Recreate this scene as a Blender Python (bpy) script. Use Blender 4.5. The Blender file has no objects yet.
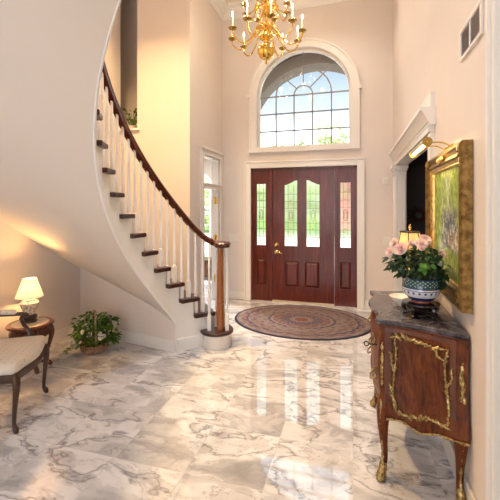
import bpy, math, random
from mathutils import Vector, Matrix
R = math.radians
PI = math.pi
col = bpy.context.scene.collection
random.seed(7)

# ------------------------------------------------------------------ mesh builder
class MB:
    def __init__(s): s.v = []; s.f = []
    def add(s, vs, fs):
        o = len(s.v); s.v += [tuple(p) for p in vs]; s.f += [tuple(i + o for i in f) for f in fs]; return s
    def box(s, x0, x1, y0, y1, z0, z1):
        return s.add([(x0,y0,z0),(x1,y0,z0),(x1,y1,z0),(x0,y1,z0),(x0,y0,z1),(x1,y0,z1),(x1,y1,z1),(x0,y1,z1)],
                     [(0,3,2,1),(4,5,6,7),(0,1,5,4),(1,2,6,5),(2,3,7,6),(3,0,4,7)])
    def prism(s, poly, a, b, axis='y'):
        # poly: list of 2D points; extruded from a to b along axis
        def P(p, t):
            return {'y': (p[0], t, p[1]), 'x': (t, p[0], p[1]), 'z': (p[0], p[1], t)}[axis]
        n = len(poly)
        vs = [P(p, a) for p in poly] + [P(p, b) for p in poly]
        fs = [tuple(range(n)), tuple(range(2*n-1, n-1, -1))] + [(i, i+n, (i+1) % n + n, (i+1) % n) for i in range(n)]
        return s.add(vs, fs)
    def lathe(s, prof, c=(0,0,0), n=20, sq=None):
        vs = []
        for r, z in prof:
            for i in range(n):
                a = 2*PI*i/n
                vs.append((c[0]+r*math.cos(a), c[1]+r*math.sin(a), c[2]+z))
        fs = []
        m = len(prof)
        for j in range(m-1):
            for i in range(n):
                fs.append((j*n+i, j*n+(i+1) % n, (j+1)*n+(i+1) % n, (j+1)*n+i))
        fs.append(tuple(range(n-1, -1, -1))); fs.append(tuple(range((m-1)*n, m*n)))
        return s.add(vs, fs)
    def ell(s, c, r, n=10, m=6, rot=None):
        vs = []; fs = []
        for j in range(1, m):
            th = PI*j/m
            for i in range(n):
                a = 2*PI*i/n
                p = Vector((r[0]*math.sin(th)*math.cos(a), r[1]*math.sin(th)*math.sin(a), r[2]*math.cos(th)))
                if rot: p = rot @ p
                vs.append((c[0]+p.x, c[1]+p.y, c[2]+p.z))
        t = Vector((0,0,r[2])); 
        if rot: t = rot @ t
        vs.append((c[0]+t.x, c[1]+t.y, c[2]+t.z)); vs.append((c[0]-t.x, c[1]-t.y, c[2]-t.z))
        for j in range(m-2):
            for i in range(n):
                fs.append((j*n+i, (j+1)*n+i, (j+1)*n+(i+1) % n, j*n+(i+1) % n))
        T = (m-1)*n
        for i in range(n):
            fs.append((T, i, (i+1) % n)); fs.append((T+1, (m-2)*n+(i+1) % n, (m-2)*n+i))
        return s.add(vs, fs)
    def tube(s, pts, rad, n=8, flat=None, caps=True, closed=False):
        pts = [Vector(p) for p in pts]; N = len(pts)
        if not isinstance(rad, (list, tuple)): rad = [rad]*N
        vs = []; up = None
        for i, p in enumerate(pts):
            if closed: t = pts[(i+1) % N] - pts[i-1]
            else: t = (pts[min(i+1, N-1)] - pts[max(i-1, 0)])
            t.normalize()
            if up is None:
                up = Vector((0,0,1)) if abs(t.z) < .9 else Vector((1,0,0))
            u = (up - t*up.dot(t)).normalized(); w = t.cross(u); up = u
            for k in range(n):
                a = 2*PI*(k+.5)/n
                vs.append(p + (u*math.cos(a)*(flat or 1) + w*math.sin(a))*rad[i])
        fs = []
        for i in range(N if closed else N-1):
            j = (i+1) % N
            for k in range(n):
                fs.append((i*n+k, i*n+(k+1) % n, j*n+(k+1) % n, j*n+k))
        if caps and not closed:
            fs.append(tuple(range(n-1, -1, -1))); fs.append(tuple(range((N-1)*n, N*n)))
        return s.add(vs, fs)
    def grid(s, rows, wrap=False, caps=False):
        n = len(rows[0]); vs = [p for r in rows for p in r]; fs = []
        for j in range(len(rows)-1):
            for i in range(n if wrap else n-1):
                k = (i+1) % n
                fs.append((j*n+i, j*n+k, (j+1)*n+k, (j+1)*n+i))
        if caps:
            fs.append(tuple(range(n-1, -1, -1))); fs.append(tuple(range((len(rows)-1)*n, len(rows)*n)))
        return s.add(vs, fs)
    def leaf(s, p, d, L, W, droop=.25, nrm=None):
        p = Vector(p); d = Vector(d).normalized()
        nrm = Vector(nrm) if nrm else Vector((random.uniform(-.6,.6), random.uniform(-.6,.6), 1))
        w = d.cross(nrm)
        if w.length < 1e-4: w = Vector((1,0,0))
        w.normalize(); nn = w.cross(d).normalized()
        dn = Vector((0,0,-1))
        q = []
        for t, ww in ((0,.0),(.3,.85),(.6,1),(1,.0)):
            c = p + d*L*t + dn*droop*L*t*t
            if ww == 0: q.append([c])
            else: q.append([c - w*W*.5*ww + nn*W*.12, c, c + w*W*.5*ww + nn*W*.12])
        vs = [q[0][0]] + q[1] + q[2] + [q[3][0]]
        return s.add(vs, [(0,2,1),(0,3,2),(1,2,5,4),(2,3,6,5),(4,5,7),(5,6,7)])
    def build(s, name, mat, parent=None, world=False, smooth=True, ang=35, bevel=0, recalc=False, rot=None):
        me = bpy.data.meshes.new(name)
        vs = s.v
        if world and parent is not None:
            L = parent.location
            vs = [(a-L[0], b-L[1], c-L[2]) for a, b, c in vs]
        me.from_pydata(vs, [], s.f); me.validate(); me.update()
        if recalc:
            import bmesh
            bm = bmesh.new(); bm.from_mesh(me); bmesh.ops.recalc_face_normals(bm, faces=bm.faces); bm.to_mesh(me); bm.free()
        if smooth:
            me.polygons.foreach_set('use_smooth', [True]*len(me.polygons))
            me.set_sharp_from_angle(angle=R(ang))
        me.materials.append(mat)
        o = bpy.data.objects.new(name, me); col.objects.link(o)
        if parent is not None: o.parent = parent
        if bevel:
            b = o.modifiers.new('bevel', 'BEVEL'); b.width = bevel; b.segments = 2; b.limit_method = 'ANGLE'
        return o

def thing(name, label, cat, loc=(0,0,0), rz=0, group=None):
    o = bpy.data.objects.new(name, None); col.objects.link(o); o.location = loc; o.rotation_euler = (0,0,rz)
    o['label'] = label; o['category'] = cat
    if group: o['group'] = group
    return o
def tag(o, label, cat, group=None, kind=None):
    o['label'] = label; o['category'] = cat
    if group: o['group'] = group
    if kind: o['kind'] = kind
    return o
def struct(o, label=None, cat=None):
    o['kind'] = 'structure'
    if label: o['label'] = label
    if cat: o['category'] = cat
    return o
def sempty(name, loc, label, cat):
    o = bpy.data.objects.new(name, None); col.objects.link(o); o.location = loc
    return struct(o, label, cat)

# ------------------------------------------------------------------ materials
def mat(name, colr=(.8,.8,.8), rough=.5, metal=0, spec=.5, ior=None, coat=0, emit=None, estr=0, trans=0, sss=0):
    m = bpy.data.materials.new(name); m.use_nodes = True
    b = m.node_tree.nodes['Principled BSDF']
    b.inputs['Base Color'].default_value = (*colr, 1); b.inputs['Roughness'].default_value = rough
    b.inputs['Metallic'].default_value = metal; b.inputs['Specular IOR Level'].default_value = spec
    if ior: b.inputs['IOR'].default_value = ior
    if coat: b.inputs['Coat Weight'].default_value = coat; b.inputs['Coat Roughness'].default_value = .08
    if emit: b.inputs['Emission Color'].default_value = (*emit, 1); b.inputs['Emission Strength'].default_value = estr
    if trans: b.inputs['Transmission Weight'].default_value = trans
    return m
class NT:
    def __init__(s, m): s.t = m.node_tree; s.b = s.t.nodes.get('Principled BSDF'); s.m = m
    def n(s, ty, **kw):
        o = s.t.nodes.new(ty)
        for k, v in kw.items():
            if k.startswith('i_'): 
                key = k[2:]; key = int(key) if key.isdigit() else key.replace('_', ' ')
                o.inputs[key].default_value = v
            else: setattr(o, k, v)
        return o
    def l(s, a, b): s.t.links.new(a, b)
    def coord(s, out='Object', scale=(1,1,1), rot=(0,0,0), loc=(0,0,0)):
        c = s.n('ShaderNodeTexCoord'); m = s.n('ShaderNodeMapping')
        m.inputs['Scale'].default_value = scale; m.inputs['Rotation'].default_value = rot; m.inputs['Location'].default_value = loc
        s.l(c.outputs[out], m.inputs['Vector']); return m.outputs['Vector']
    def ramp(s, fac, stops, interp='LINEAR'):
        r = s.n('ShaderNodeValToRGB'); r.color_ramp.interpolation = interp
        e = r.color_ramp.elements
        while len(e) < len(stops): e.new(.5)
        for el, (p, c) in zip(e, stops):
            el.position = p; el.color = (*c, 1) if len(c) == 3 else c
        s.l(fac, r.inputs['Fac']); return r.outputs['Color']
    def noise(s, vec, scale, detail=4, rough=.55, dist=0):
        o = s.n('ShaderNodeTexNoise'); o.inputs['Scale'].default_value = scale; o.inputs['Detail'].default_value = detail
        o.inputs['Roughness'].default_value = rough; o.inputs['Distortion'].default_value = dist
        s.l(vec, o.inputs['Vector']); return o
    def math(s, op, a, b=None, c=None):
        o = s.n('ShaderNodeMath', operation=op)
        for i, x in enumerate((a, b, c)):
            if x is None: continue
            if isinstance(x, (int, float)): o.inputs[i].default_value = x
            else: s.l(x, o.inputs[i])
        return o.outputs[0]
    def mix(s, fac, a, b, mode='MIX'):
        o = s.n('ShaderNodeMix', data_type='RGBA', blend_type=mode)
        for i, x in ((0, fac), (6, a), (7, b)):
            if isinstance(x, (int, float)): o.inputs[i].default_value = x
            elif isinstance(x, tuple): o.inputs[i].default_value = (*x, 1)
            else: s.l(x, o.inputs[i])
        return o.outputs[2]
    def bump(s, h, strength=.3, dist=.01):
        b = s.n('ShaderNodeBump'); b.inputs['Strength'].default_value = strength; b.inputs['Distance'].default_value = dist
        s.l(h, b.inputs['Height']); s.l(b.outputs['Normal'], s.b.inputs['Normal'])

def wallpaint(name, c, rough=.55):
    m = mat(name, c, rough, spec=.3); t = NT(m); v = t.coord()
    n = t.noise(v, 2.5, 3); t.l(t.mix(.5, c, t.ramp(n.outputs['Fac'], [(.3, tuple(x*.97 for x in c)), (.7, tuple(min(1, x*1.03) for x in c))])), t.b.inputs['Base Color'])
    n2 = t.noise(v, 180, 2); t.bump(n2.outputs['Fac'], .06, .002)
    return m
M = {}
M['wall'] = wallpaint('cream_wall_paint', (.74, .665, .61))
M['soffit'] = wallpaint('soffit_paint', (.73, .65, .57))
M['ceil'] = wallpaint('ceiling_paint', (.80, .70, .61))
M['trim'] = mat('white_trim_paint', (.80, .76, .71), .3)
M['balwhite'] = mat('baluster_white_paint', (.86,.84,.81), .3)
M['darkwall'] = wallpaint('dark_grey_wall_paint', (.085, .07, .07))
M['tan'] = wallpaint('tan_wall_paint', (.42, .35, .28))

def marble_floor():
    m = mat('polished_marble_tiles', (.8,.8,.8), .04, spec=.5, ior=2.2); t = NT(m)
    v = t.coord('Object')
    br = t.n('ShaderNodeTexBrick', offset=.0, squash=1.0)
    br.inputs['Color1'].default_value = (0,0,0,1); br.inputs['Color2'].default_value = (1,1,1,1); br.inputs['Mortar'].default_value = (.5,.5,.5,1)
    br.inputs['Scale'].default_value = 1; br.inputs['Mortar Size'].default_value = .0022; br.inputs['Mortar Smooth'].default_value = .2
    br.inputs['Brick Width'].default_value = .457; br.inputs['Row Height'].default_value = .457
    t.l(v, br.inputs['Vector'])
    sc = t.n('ShaderNodeVectorMath', operation='SCALE'); sc.inputs['Scale'].default_value = 23.0
    t.l(br.outputs['Color'], sc.inputs[0])
    ad = t.n('ShaderNodeVectorMath', operation='ADD'); t.l(v, ad.inputs[0]); t.l(sc.outputs[0], ad.inputs[1])
    mp = t.n('ShaderNodeMapping'); mp.inputs['Rotation'].default_value = (0,0,R(-28)); mp.inputs['Scale'].default_value = (1, 1.9, 1)
    t.l(ad.outputs[0], mp.inputs['Vector']); V = mp.outputs['Vector']
    warp = t.noise(V, 1.3, 4, .5)
    wsc = t.n('ShaderNodeVectorMath', operation='SCALE'); wsc.inputs['Scale'].default_value = 1.0
    t.l(warp.outputs['Color'], wsc.inputs[0])
    wa = t.n('ShaderNodeVectorMath', operation='ADD'); t.l(V, wa.inputs[0]); t.l(wsc.outputs[0], wa.inputs[1])
    W = wa.outputs[0]
    cloud = t.noise(W, 1.25, 5, .52)
    soft = t.noise(W, 3.0, 6, .65)
    base = t.mix(.6, (.73,.715,.725), t.ramp(soft.outputs['Fac'], [(.35, (.47,.455,.46)), (.58, (.78,.765,.77))]))
    grey = t.ramp(cloud.outputs['Fac'], [(.36, (1,1,1)), (.455, (.55,.55,.55)), (.475, (0,0,0))])
    gtone = t.ramp(soft.outputs['Fac'], [(.38, (.27,.265,.28)), (.60, (.52,.505,.51))])
    c0 = t.mix(t.math('MULTIPLY', grey, .85), base, gtone)
    # thin darker veins along the warped contours
    iso = t.math('ABSOLUTE', t.math('SUBTRACT', cloud.outputs['Fac'], .545))
    vein = t.ramp(iso, [(0, (1,1,1)), (.007, (.5,.5,.5)), (.028, (0,0,0))])
    iso2 = t.math('ABSOLUTE', t.math('SUBTRACT', soft.outputs['Fac'], .47))
    vein2 = t.ramp(iso2, [(0, (.8,.8,.8)), (.006, (.3,.3,.3)), (.014, (0,0,0))])
    gate = t.noise(V, 1.7, 3); g = t.ramp(gate.outputs['Fac'], [(.40, (0,0,0)), (.50, (1,1,1))])
    c1 = t.mix(t.math('MULTIPLY', vein, .9), c0, (.20,.19,.205))
    c2 = t.mix(t.math('MULTIPLY', t.math('MULTIPLY', vein2, g), .9), c1, (.25,.24,.25))
    c3 = t.mix(t.math('MULTIPLY', br.outputs['Fac'], .3), c2, (.52,.48,.45))
    t.l(c3, t.b.inputs['Base Color'])
    return m
M['floor'] = marble_floor()

def wood(name, dark, light, rough=.25, scale=1.0, axis='z', coat=.12, contrast=(.35,.7)):
    m = mat(name, light, rough, coat=coat); t = NT(m)
    s = {'z': (14, 14, 1.2), 'x': (1.2, 14, 14), 'y': (14, 1.2, 14)}[axis]
    v = t.coord('Object', tuple(k*scale for k in s))
    n = t.noise(v, 1.6, 6, .6, .8)
    t.l(t.ramp(n.outputs['Fac'], [(contrast[0], dark), (contrast[1], light)]), t.b.inputs['Base Color'])
    return m
M['door'] = wood('mahogany_door_wood', (.060,.008,.003), (.18,.024,.008), .32, coat=.08)
M['rail'] = wood('mahogany_handrail_wood', (.050,.010,.004), (.12,.024,.010), .25, axis='y', coat=.2)
M['tread'] = wood('dark_tread_wood', (.026,.006,.004), (.060,.013,.008), .3, axis='x', coat=.12)
M['newel'] = wood('newel_wood', (.22,.065,.015), (.42,.15,.04), .22)
M['walnut'] = wood('walnut_furniture_wood', (.028,.010,.004), (.085,.030,.010), .3)
M['redwood'] = wood('rosewood_table_wood', (.055,.012,.004), (.17,.045,.014), .25)
M['ebony'] = mat('black_lacquered_wood', (.012,.008,.007), .2, coat=.5)

def commode_wood():
    m = mat('figured_kingwood_veneer', (.3,.08,.02), .4, spec=.15, coat=.12); t = NT(m)
    v = t.coord('Object', (5, 5, 2.2)); n = t.noise(v, 2.2, 6, .65, 2.0)
    c = t.ramp(n.outputs['Fac'], [(.3, (.022,.005,.002)), (.5, (.11,.022,.005)), (.72, (.22,.055,.011))])
    n2 = t.noise(t.coord('Object', (40,40,4)), 2, 4); c = t.mix(.25, c, t.ramp(n2.outputs['Fac'], [(.35, (.03,.008,.003)), (.65, (.26,.09,.028))]))
    t.l(c, t.b.inputs['Base Color']); return m
M['kingwood'] = commode_wood()
M['veneerborder'] = wood('orange_veneer_border', (.085,.020,.005), (.17,.045,.011), .3, coat=.15)

def gold(name, c=(.42,.27,.08), rough=.35, dark=(.12,.07,.02), sc=60, bump=.4):
    m = mat(name, c, rough, metal=1); t = NT(m); v = t.coord()
    n = t.noise(v, sc, 5, .65)
    t.l(t.ramp(n.outputs['Fac'], [(.35, dark), (.6, c)]), t.b.inputs['Base Color'])
    t.bump(n.outputs['Fac'], bump, .004); return m
M['ormolu'] = gold('aged_ormolu', (.58,.43,.18), .40, (.13,.08,.03), 90)
M['gilt'] = gold('gilded_frame_wood', (.35,.225,.08), .42, (.14,.085,.03), 25, .5)
M['giltlight'] = gold('gilded_inner_moulding', (.75,.50,.18), .35, (.40,.24,.07), 35, .3)
M['brass'] = mat('polished_brass', (.86,.56,.14), .16, metal=1)
M['brassdark'] = mat('brass_drip_pan', (.42,.27,.08), .22, metal=1)
M['candle'] = mat('candle_sleeve', (.86,.82,.70), .4)
M['flame'] = mat('glowing_bulb', (1,.9,.7), .3, emit=(1,.80,.48), estr=14)
M['knobbrass'] = mat('door_brass', (.85,.62,.22), .2, metal=1)

def marble_dark():
    m = mat('grey_marble_top', (.2,.2,.22), .08, spec=.6); t = NT(m); v = t.coord()
    n = t.noise(v, 9, 7, .65, 1.5)
    c = t.ramp(n.outputs['Fac'], [(.3, (.03,.025,.03)), (.48, (.09,.078,.085)), (.6, (.17,.14,.145)), (.75, (.34,.29,.29))])
    t.l(c, t.b.inputs['Base Color']); return m
M['marbledark'] = marble_dark()
M['marblecream'] = mat('cream_marble_inset', (.70,.60,.48), .15)

def painting_mat():
    m = mat('painted_forest_waterfall', (.2,.3,.1), .3, spec=.3, coat=.2); m.node_tree.nodes['Principled BSDF'].inputs['Coat Roughness'].default_value = .02; m.node_tree.nodes['Principled BSDF'].inputs['Coat IOR'].default_value = 1.45; t = NT(m)
    tc = t.n('ShaderNodeTexCoord'); sep = t.n('ShaderNodeSeparateXYZ'); t.l(tc.outputs['Object'], sep.inputs[0])
    X, Z = sep.outputs['Y'], sep.outputs['Z']
    v = t.coord('Object', (1,1,1)); n = t.noise(v, 22, 7, .7); nb = t.noise(v, 6, 4, .6)
    green = t.ramp(n.outputs['Fac'], [(.3, (.04,.06,.012)), (.43, (.13,.20,.03)), (.55, (.34,.44,.07)), (.68, (.72,.76,.32))])
    green = t.mix(t.ramp(nb.outputs['Fac'], [(.42,(0,0,0)),(.68,(.6,.6,.6))]), green, (.12,.17,.035))
    # pale waterfall streak in the middle
    wob = t.math('MULTIPLY_ADD', nb.outputs['Fac'], .16, -.08)
    xx = t.math('ADD', X, wob)
    a = t.math('ABSOLUTE', t.math('ADD', xx, .02))
    fall = t.ramp(a, [(.02, (1,1,1)), (.085, (0,0,0))])
    st = t.noise(t.coord('Object', (30,30,12)), 1.4, 5, .7)
    fallm = t.math('MULTIPLY', fall, t.ramp(st.outputs['Fac'], [(.45, (0,0,0)), (.62, (.8,.8,.8))]))
    top = t.ramp(Z, [(.40, (0,0,0)), (.5, (1,1,1))])
    c = t.mix(t.math('MULTIPLY', fallm, top), green, (.72,.76,.74))
    # grey rocks lower middle
    rk = t.math('MULTIPLY', t.ramp(t.math('ABSOLUTE', t.math('ADD', xx, .06)), [(.15, (1,1,1)), (.19, (0,0,0))]),
                t.math('MULTIPLY', t.ramp(Z, [(.25, (0,0,0)), (.28, (1,1,1))]), t.ramp(Z, [(.47, (1,1,1)), (.53, (0,0,0))])))
    rn = t.noise(v, 30, 6, .7)
    rc = t.ramp(rn.outputs['Fac'], [(.40, (.03,.03,.035)), (.5, (.13,.13,.145)), (.60, (.50,.50,.53))])
    c = t.mix(rk, c, rc)
    t.l(c, t.b.inputs['Base Color']); return m
M['painting'] = painting_mat()

def rug_mat():
    m = mat('patterned_wool_rug', (.3,.2,.2), .95, spec=.1); t = NT(m)
    tc = t.n('ShaderNodeTexCoord'); mp = t.n('ShaderNodeMapping'); mp.inputs['Scale'].default_value = (1/.9, 1/.7, 0)
    t.l(tc.outputs['Object'], mp.inputs['Vector'])
    ln = t.n('ShaderNodeVectorMath', operation='LENGTH'); t.l(mp.outputs['Vector'], ln.inputs[0]); r = ln.outputs['Value']
    sep = t.n('ShaderNodeSeparateXYZ'); t.l(mp.outputs['Vector'], sep.inputs[0])
    ang = t.math('ARCTAN2', sep.outputs['Y'], sep.outputs['X'])
    bands = t.ramp(r, [(0, (.24,.08,.07)), (.10, (.30,.235,.21)), (.17, (.15,.11,.15)), (.30, (.24,.14,.13)), (.42, (.29,.225,.205)), (.46, (.10,.07,.11)),
                       (.50, (.26,.20,.185)), (.66, (.24,.15,.14)), (.76, (.27,.22,.20)), (.79, (.10,.08,.12)), (.83, (.24,.15,.14)), (.90, (.28,.23,.21)), (.945, (.26,.20,.185)), (.965, (.045,.045,.085))], 'CONSTANT')
    pet = t.math('MULTIPLY', t.math('SINE', t.math('MULTIPLY', ang, 28)), t.math('SINE', t.math('MULTIPLY', r, 62)))
    pm = t.ramp(pet, [(.15, (0,0,0)), (.35, (1,1,1))])
    pet2 = t.math('MULTIPLY', t.math('SINE', t.math('MULTIPLY', ang, 14)), t.math('COSINE', t.math('MULTIPLY', r, 40)))
    pm2 = t.ramp(pet2, [(.3, (0,0,0)), (.5, (1,1,1))])
    inside = t.ramp(r, [(.95, (1,1,1)), (.96, (0,0,0))], 'CONSTANT')
    c = t.mix(t.math('MULTIPLY', t.math('MULTIPLY', pm, inside), .6), bands, (.32,.25,.22))
    c = t.mix(t.math('MULTIPLY', t.math('MULTIPLY', pm2, inside), .5), c, (.11,.08,.13))
    n = t.noise(t.coord(), 90, 3); c = t.mix(.35, c, n.outputs['Color'], 'MULTIPLY')
    t.l(c, t.b.inputs['Base Color'])
    t.bump(n.outputs['Fac'], .4, .004)
    return m
M['rug'] = rug_mat()
M['rugedge'] = mat('navy_rug_binding', (.045,.045,.085), .95, spec=.1)

def damask():
    m = mat('cream_dotted_damask', (.78,.70,.60), .75); t = NT(m)
    v = t.coord('Object', (1,1,1), (0,0,R(45)))
    s = t.n('ShaderNodeSeparateXYZ'); t.l(v, s.inputs[0])
    a = t.math('MULTIPLY', t.math('SINE', t.math('MULTIPLY', s.outputs['X'], 105)), t.math('SINE', t.math('MULTIPLY', s.outputs['Y'], 105)))
    d = t.ramp(a, [(.86, (0,0,0)), (.93, (1,1,1))])
    t.l(t.mix(t.math('MULTIPLY', d, .7), (.76,.68,.58), (.36,.30,.27)), t.b.inputs['Base Color'])
    n = t.noise(t.coord(), 120, 2); t.bump(n.outputs['Fac'], .15, .002); return m
M['damask'] = damask()

def bowl_mat():
    m = mat('blue_white_glazed_ceramic', (.8,.8,.8), .12, coat=.4); t = NT(m)
    tc = t.n('ShaderNodeTexCoord'); s = t.n('ShaderNodeSeparateXYZ'); t.l(tc.outputs['Object'], s.inputs[0])
    Z = s.outputs['Z']; ang = t.math('ARCTAN2', s.outputs['Y'], s.outputs['X'])
    base = t.ramp(Z, [(0, (.35,.10,.05)), (.008, (.02,.035,.16)), (.032, (.60,.62,.66)), (.070, (.02,.05,.20)), (.074, (.60,.62,.66)), (.080, (.02,.06,.10)), (.088, (.018,.075,.085)), (.134, (.02,.04,.13))], 'CONSTANT')
    dots = t.math('MULTIPLY', t.math('SINE', t.math('MULTIPLY', ang, 24)), t.math('SINE', t.math('MULTIPLY', Z, 330)))
    dm = t.ramp(dots, [(.4, (0,0,0)), (.6, (1,1,1))])
    up = t.ramp(Z, [(.089, (0,0,0)), (.132, (1,1,1))], 'CONSTANT')
    up = t.math('MULTIPLY', t.ramp(Z, [(0, (0,0,0)), (.090, (1,1,1))], 'CONSTANT'), t.ramp(Z, [(0, (1,1,1)), (.130, (0,0,0))], 'CONSTANT'))
    c = t.mix(t.math('MULTIPLY', t.math('MULTIPLY', dm, up), .8), base, (.45,.55,.50))
    # floret row
    f = t.math('SINE', t.math('MULTIPLY', ang, 20)); zz = t.math('ABSOLUTE', t.math('SUBTRACT', Z, .060))
    fm = t.math('MULTIPLY', t.ramp(f, [(.25, (0,0,0)), (.4, (1,1,1))]), t.ramp(zz, [(.005, (1,1,1)), (.008, (0,0,0))]))
    c = t.mix(fm, c, (.03,.06,.28))
    t.l(c, t.b.inputs['Base Color']); return m
M['bowl'] = bowl_mat()
def vase_mat():
    m = mat('painted_porcelain', (.8,.74,.66), .15, coat=.4); t = NT(m); v = t.coord()
    n = t.noise(v, 26, 3, .6, .6)
    c = t.ramp(n.outputs['Fac'], [(.36, (.10,.14,.05)), (.42, (.76,.70,.62)), (.58, (.78,.72,.64)), (.62, (.40,.06,.14)), (.68, (.20,.10,.30))])
    t.l(c, t.b.inputs['Base Color']); return m
M['vase'] = vase_mat()

def leafmat(name, a, b, tr=.25, rough=.4):
    m = mat(name, a, rough); t = NT(m); v = t.coord(); n = t.noise(v, 14, 3)
    c = t.ramp(n.outputs['Fac'], [(.35, a), (.65, b)])
    t.l(c, t.b.inputs['Base Color'])
    tl = t.n('ShaderNodeBsdfTranslucent'); t.l(c, tl.inputs['Color'])
    mx = t.n('ShaderNodeMixShader'); mx.inputs[0].default_value = tr
    t.l(t.b.outputs[0], mx.inputs[1]); t.l(tl.outputs[0], mx.inputs[2]); t.l(mx.outputs[0], t.t.nodes['Material Output'].inputs['Surface'])
    return m
M['leafdark'] = leafmat('rose_leaf', (.014,.035,.014), (.05,.10,.04))
M['leafbright'] = leafmat('new_rose_leaf', (.05,.18,.02), (.09,.26,.035))
M['leafmid'] = leafmat('basket_leaf', (.035,.10,.012), (.12,.24,.035))
M['petalpink'] = leafmat('pink_petal', (.92,.66,.60), (.95,.80,.74), .25, .6)
M['petalwhite'] = leafmat('white_petal', (.85,.82,.70), (.9,.88,.80), .3, .6)
M['stem'] = mat('green_stem', (.05,.09,.02), .5)
M['soil'] = mat('dark_soil', (.03,.02,.015), .9)
def wicker():
    m = mat('woven_wicker', (.4,.25,.15), .7); t = NT(m); v = t.coord('Object', (1,1,1))
    n = t.noise(v, 60, 4); t.l(t.ramp(n.outputs['Fac'], [(.35, (.16,.075,.045)), (.65, (.48,.29,.20))]), t.b.inputs['Base Color']); return m
M['wicker'] = wicker()

def shade(name, c, estr, ec):
    m = bpy.data.materials.new(name); m.use_nodes = True; t = NT(m)
    t.b.inputs['Base Color'].default_value = (*c, 1); t.b.inputs['Roughness'].default_value = .8
    t.b.inputs['Emission Color'].default_value = (*ec, 1); t.b.inputs['Emission Strength'].default_value = estr
    tl = t.n('ShaderNodeBsdfTranslucent'); tl.inputs['Color'].default_value = (*c, 1)
    mx = t.n('ShaderNodeMixShader'); mx.inputs[0].default_value = .55
    t.l(t.b.outputs[0], mx.inputs[1]); t.l(tl.outputs[0], mx.inputs[2]); t.l(mx.outputs[0], t.t.nodes['Material Output'].inputs['Surface'])
    return m
M['shade'] = shade('cream_lamp_fabric', (.9,.82,.62), 1.0, (1,.82,.50))
M['shade2'] = shade('pleated_silk_shade', (.85,.68,.40), .45, (1,.74,.36))

def glass(name, tint=(1,1,1), refl=.12, frost=0.0):
    m = bpy.data.materials.new(name); m.use_nodes = True; t = NT(m); t.t.nodes.remove(t.b)
    tr = t.n('ShaderNodeBsdfTransparent'); tr.inputs[0].default_value = (*tint, 1)
    gl = t.n('ShaderNodeBsdfGlossy'); gl.inputs['Roughness'].default_value = .03
    fr = t.n('ShaderNodeFresnel'); fr.inputs['IOR'].default_value = 1.45
    mx = t.n('ShaderNodeMixShader'); t.l(fr.outputs[0], mx.inputs[0]); t.l(tr.outputs[0], mx.inputs[1]); t.l(gl.outputs[0], mx.inputs[2])
    out = mx.outputs[0]
    if frost:
        rf = t.n('ShaderNodeBsdfRefraction'); rf.inputs['Color'].default_value = (.98,1,.96,1); rf.inputs['Roughness'].default_value = .32; rf.inputs['IOR'].default_value = 1.12
        m2 = t.n('ShaderNodeMixShader'); m2.inputs[0].default_value = frost
        t.l(out, m2.inputs[1]); t.l(rf.outputs[0], m2.inputs[2]); out = m2.outputs[0]
    t.l(out, t.t.nodes['Material Output'].inputs['Surface'])
    return m
M['glass'] = glass('window_glass')
M['glassfrost'] = glass('leaded_door_glass', (.97,1,.95), frost=.75)
M['came'] = mat('leaded_caming', (.22,.19,.13), .4, metal=.2)
M['muntin'] = mat('grey_muntin_paint', (.24,.225,.21), .4)
M['vent'] = mat('vent_grille_metal', (.60,.54,.52), .6)
M['plate'] = mat('switch_plate_plastic', (.78,.74,.68), .35)
M['dish'] = mat('white_porcelain', (.82,.78,.70), .15)
M['porch'] = wallpaint('brown_stucco', (.16,.13,.11), .8)
M['stone'] = wallpaint('tan_stone_trim', (.30,.25,.21), .8)
M['pave'] = mat('pale_concrete', (.68,.67,.64), .8)
M['curtain'] = leafmat('sheer_curtain', (.75,.75,.78), (.85,.85,.88), .5, .8)
M['black'] = mat('black_metal', (.01,.01,.01), .4)
M['darktrim'] = mat('black_shade_trim', (.02,.012,.01), .6)
M['thresh'] = mat('threshold_metal', (.60,.50,.38), .35)
M['bark'] = mat('tree_bark', (.12,.08,.05), .9)
M['twig'] = mat('dark_twigs', (.035,.018,.012), .8)
M['berry'] = mat('dried_red_petal', (.09,.02,.015), .8)
M['sage'] = mat('grey_green_center', (.10,.13,.12), .7)
def grass():
    m = mat('mown_grass', (.15,.3,.05), .9); t = NT(m); n = t.noise(t.coord(), 5, 6)
    t.l(t.ramp(n.outputs['Fac'], [(.35, (.12,.25,.04)), (.65, (.26,.42,.10))]), t.b.inputs['Base Color']); return m
M['grass'] = grass()
M['darkfloor'] = wood('dark_plank_floor', (.05,.02,.01), (.12,.05,.025), .12, axis='y')

# ------------------------------------------------------------------ ROOM SHELL
XR, XL, YB, YS, YF, ZC = .556, -3.15, 5.54, 4.33, -3.0, 4.76
XD = -2.08      # wall with the side doorway
struct(MB().box(-5.6, 4.2, YF-.3, 8.2, -.15, 0).build('floor', M['floor'], smooth=False))
bpy.data.objects['floor'].data.name = 'floor'
# main ceiling
struct(MB().box(XL-.6, XR+.2, YF-.2, YB+.2, ZC, ZC+.15).build('ceiling', M['ceil'], smooth=False))

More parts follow.
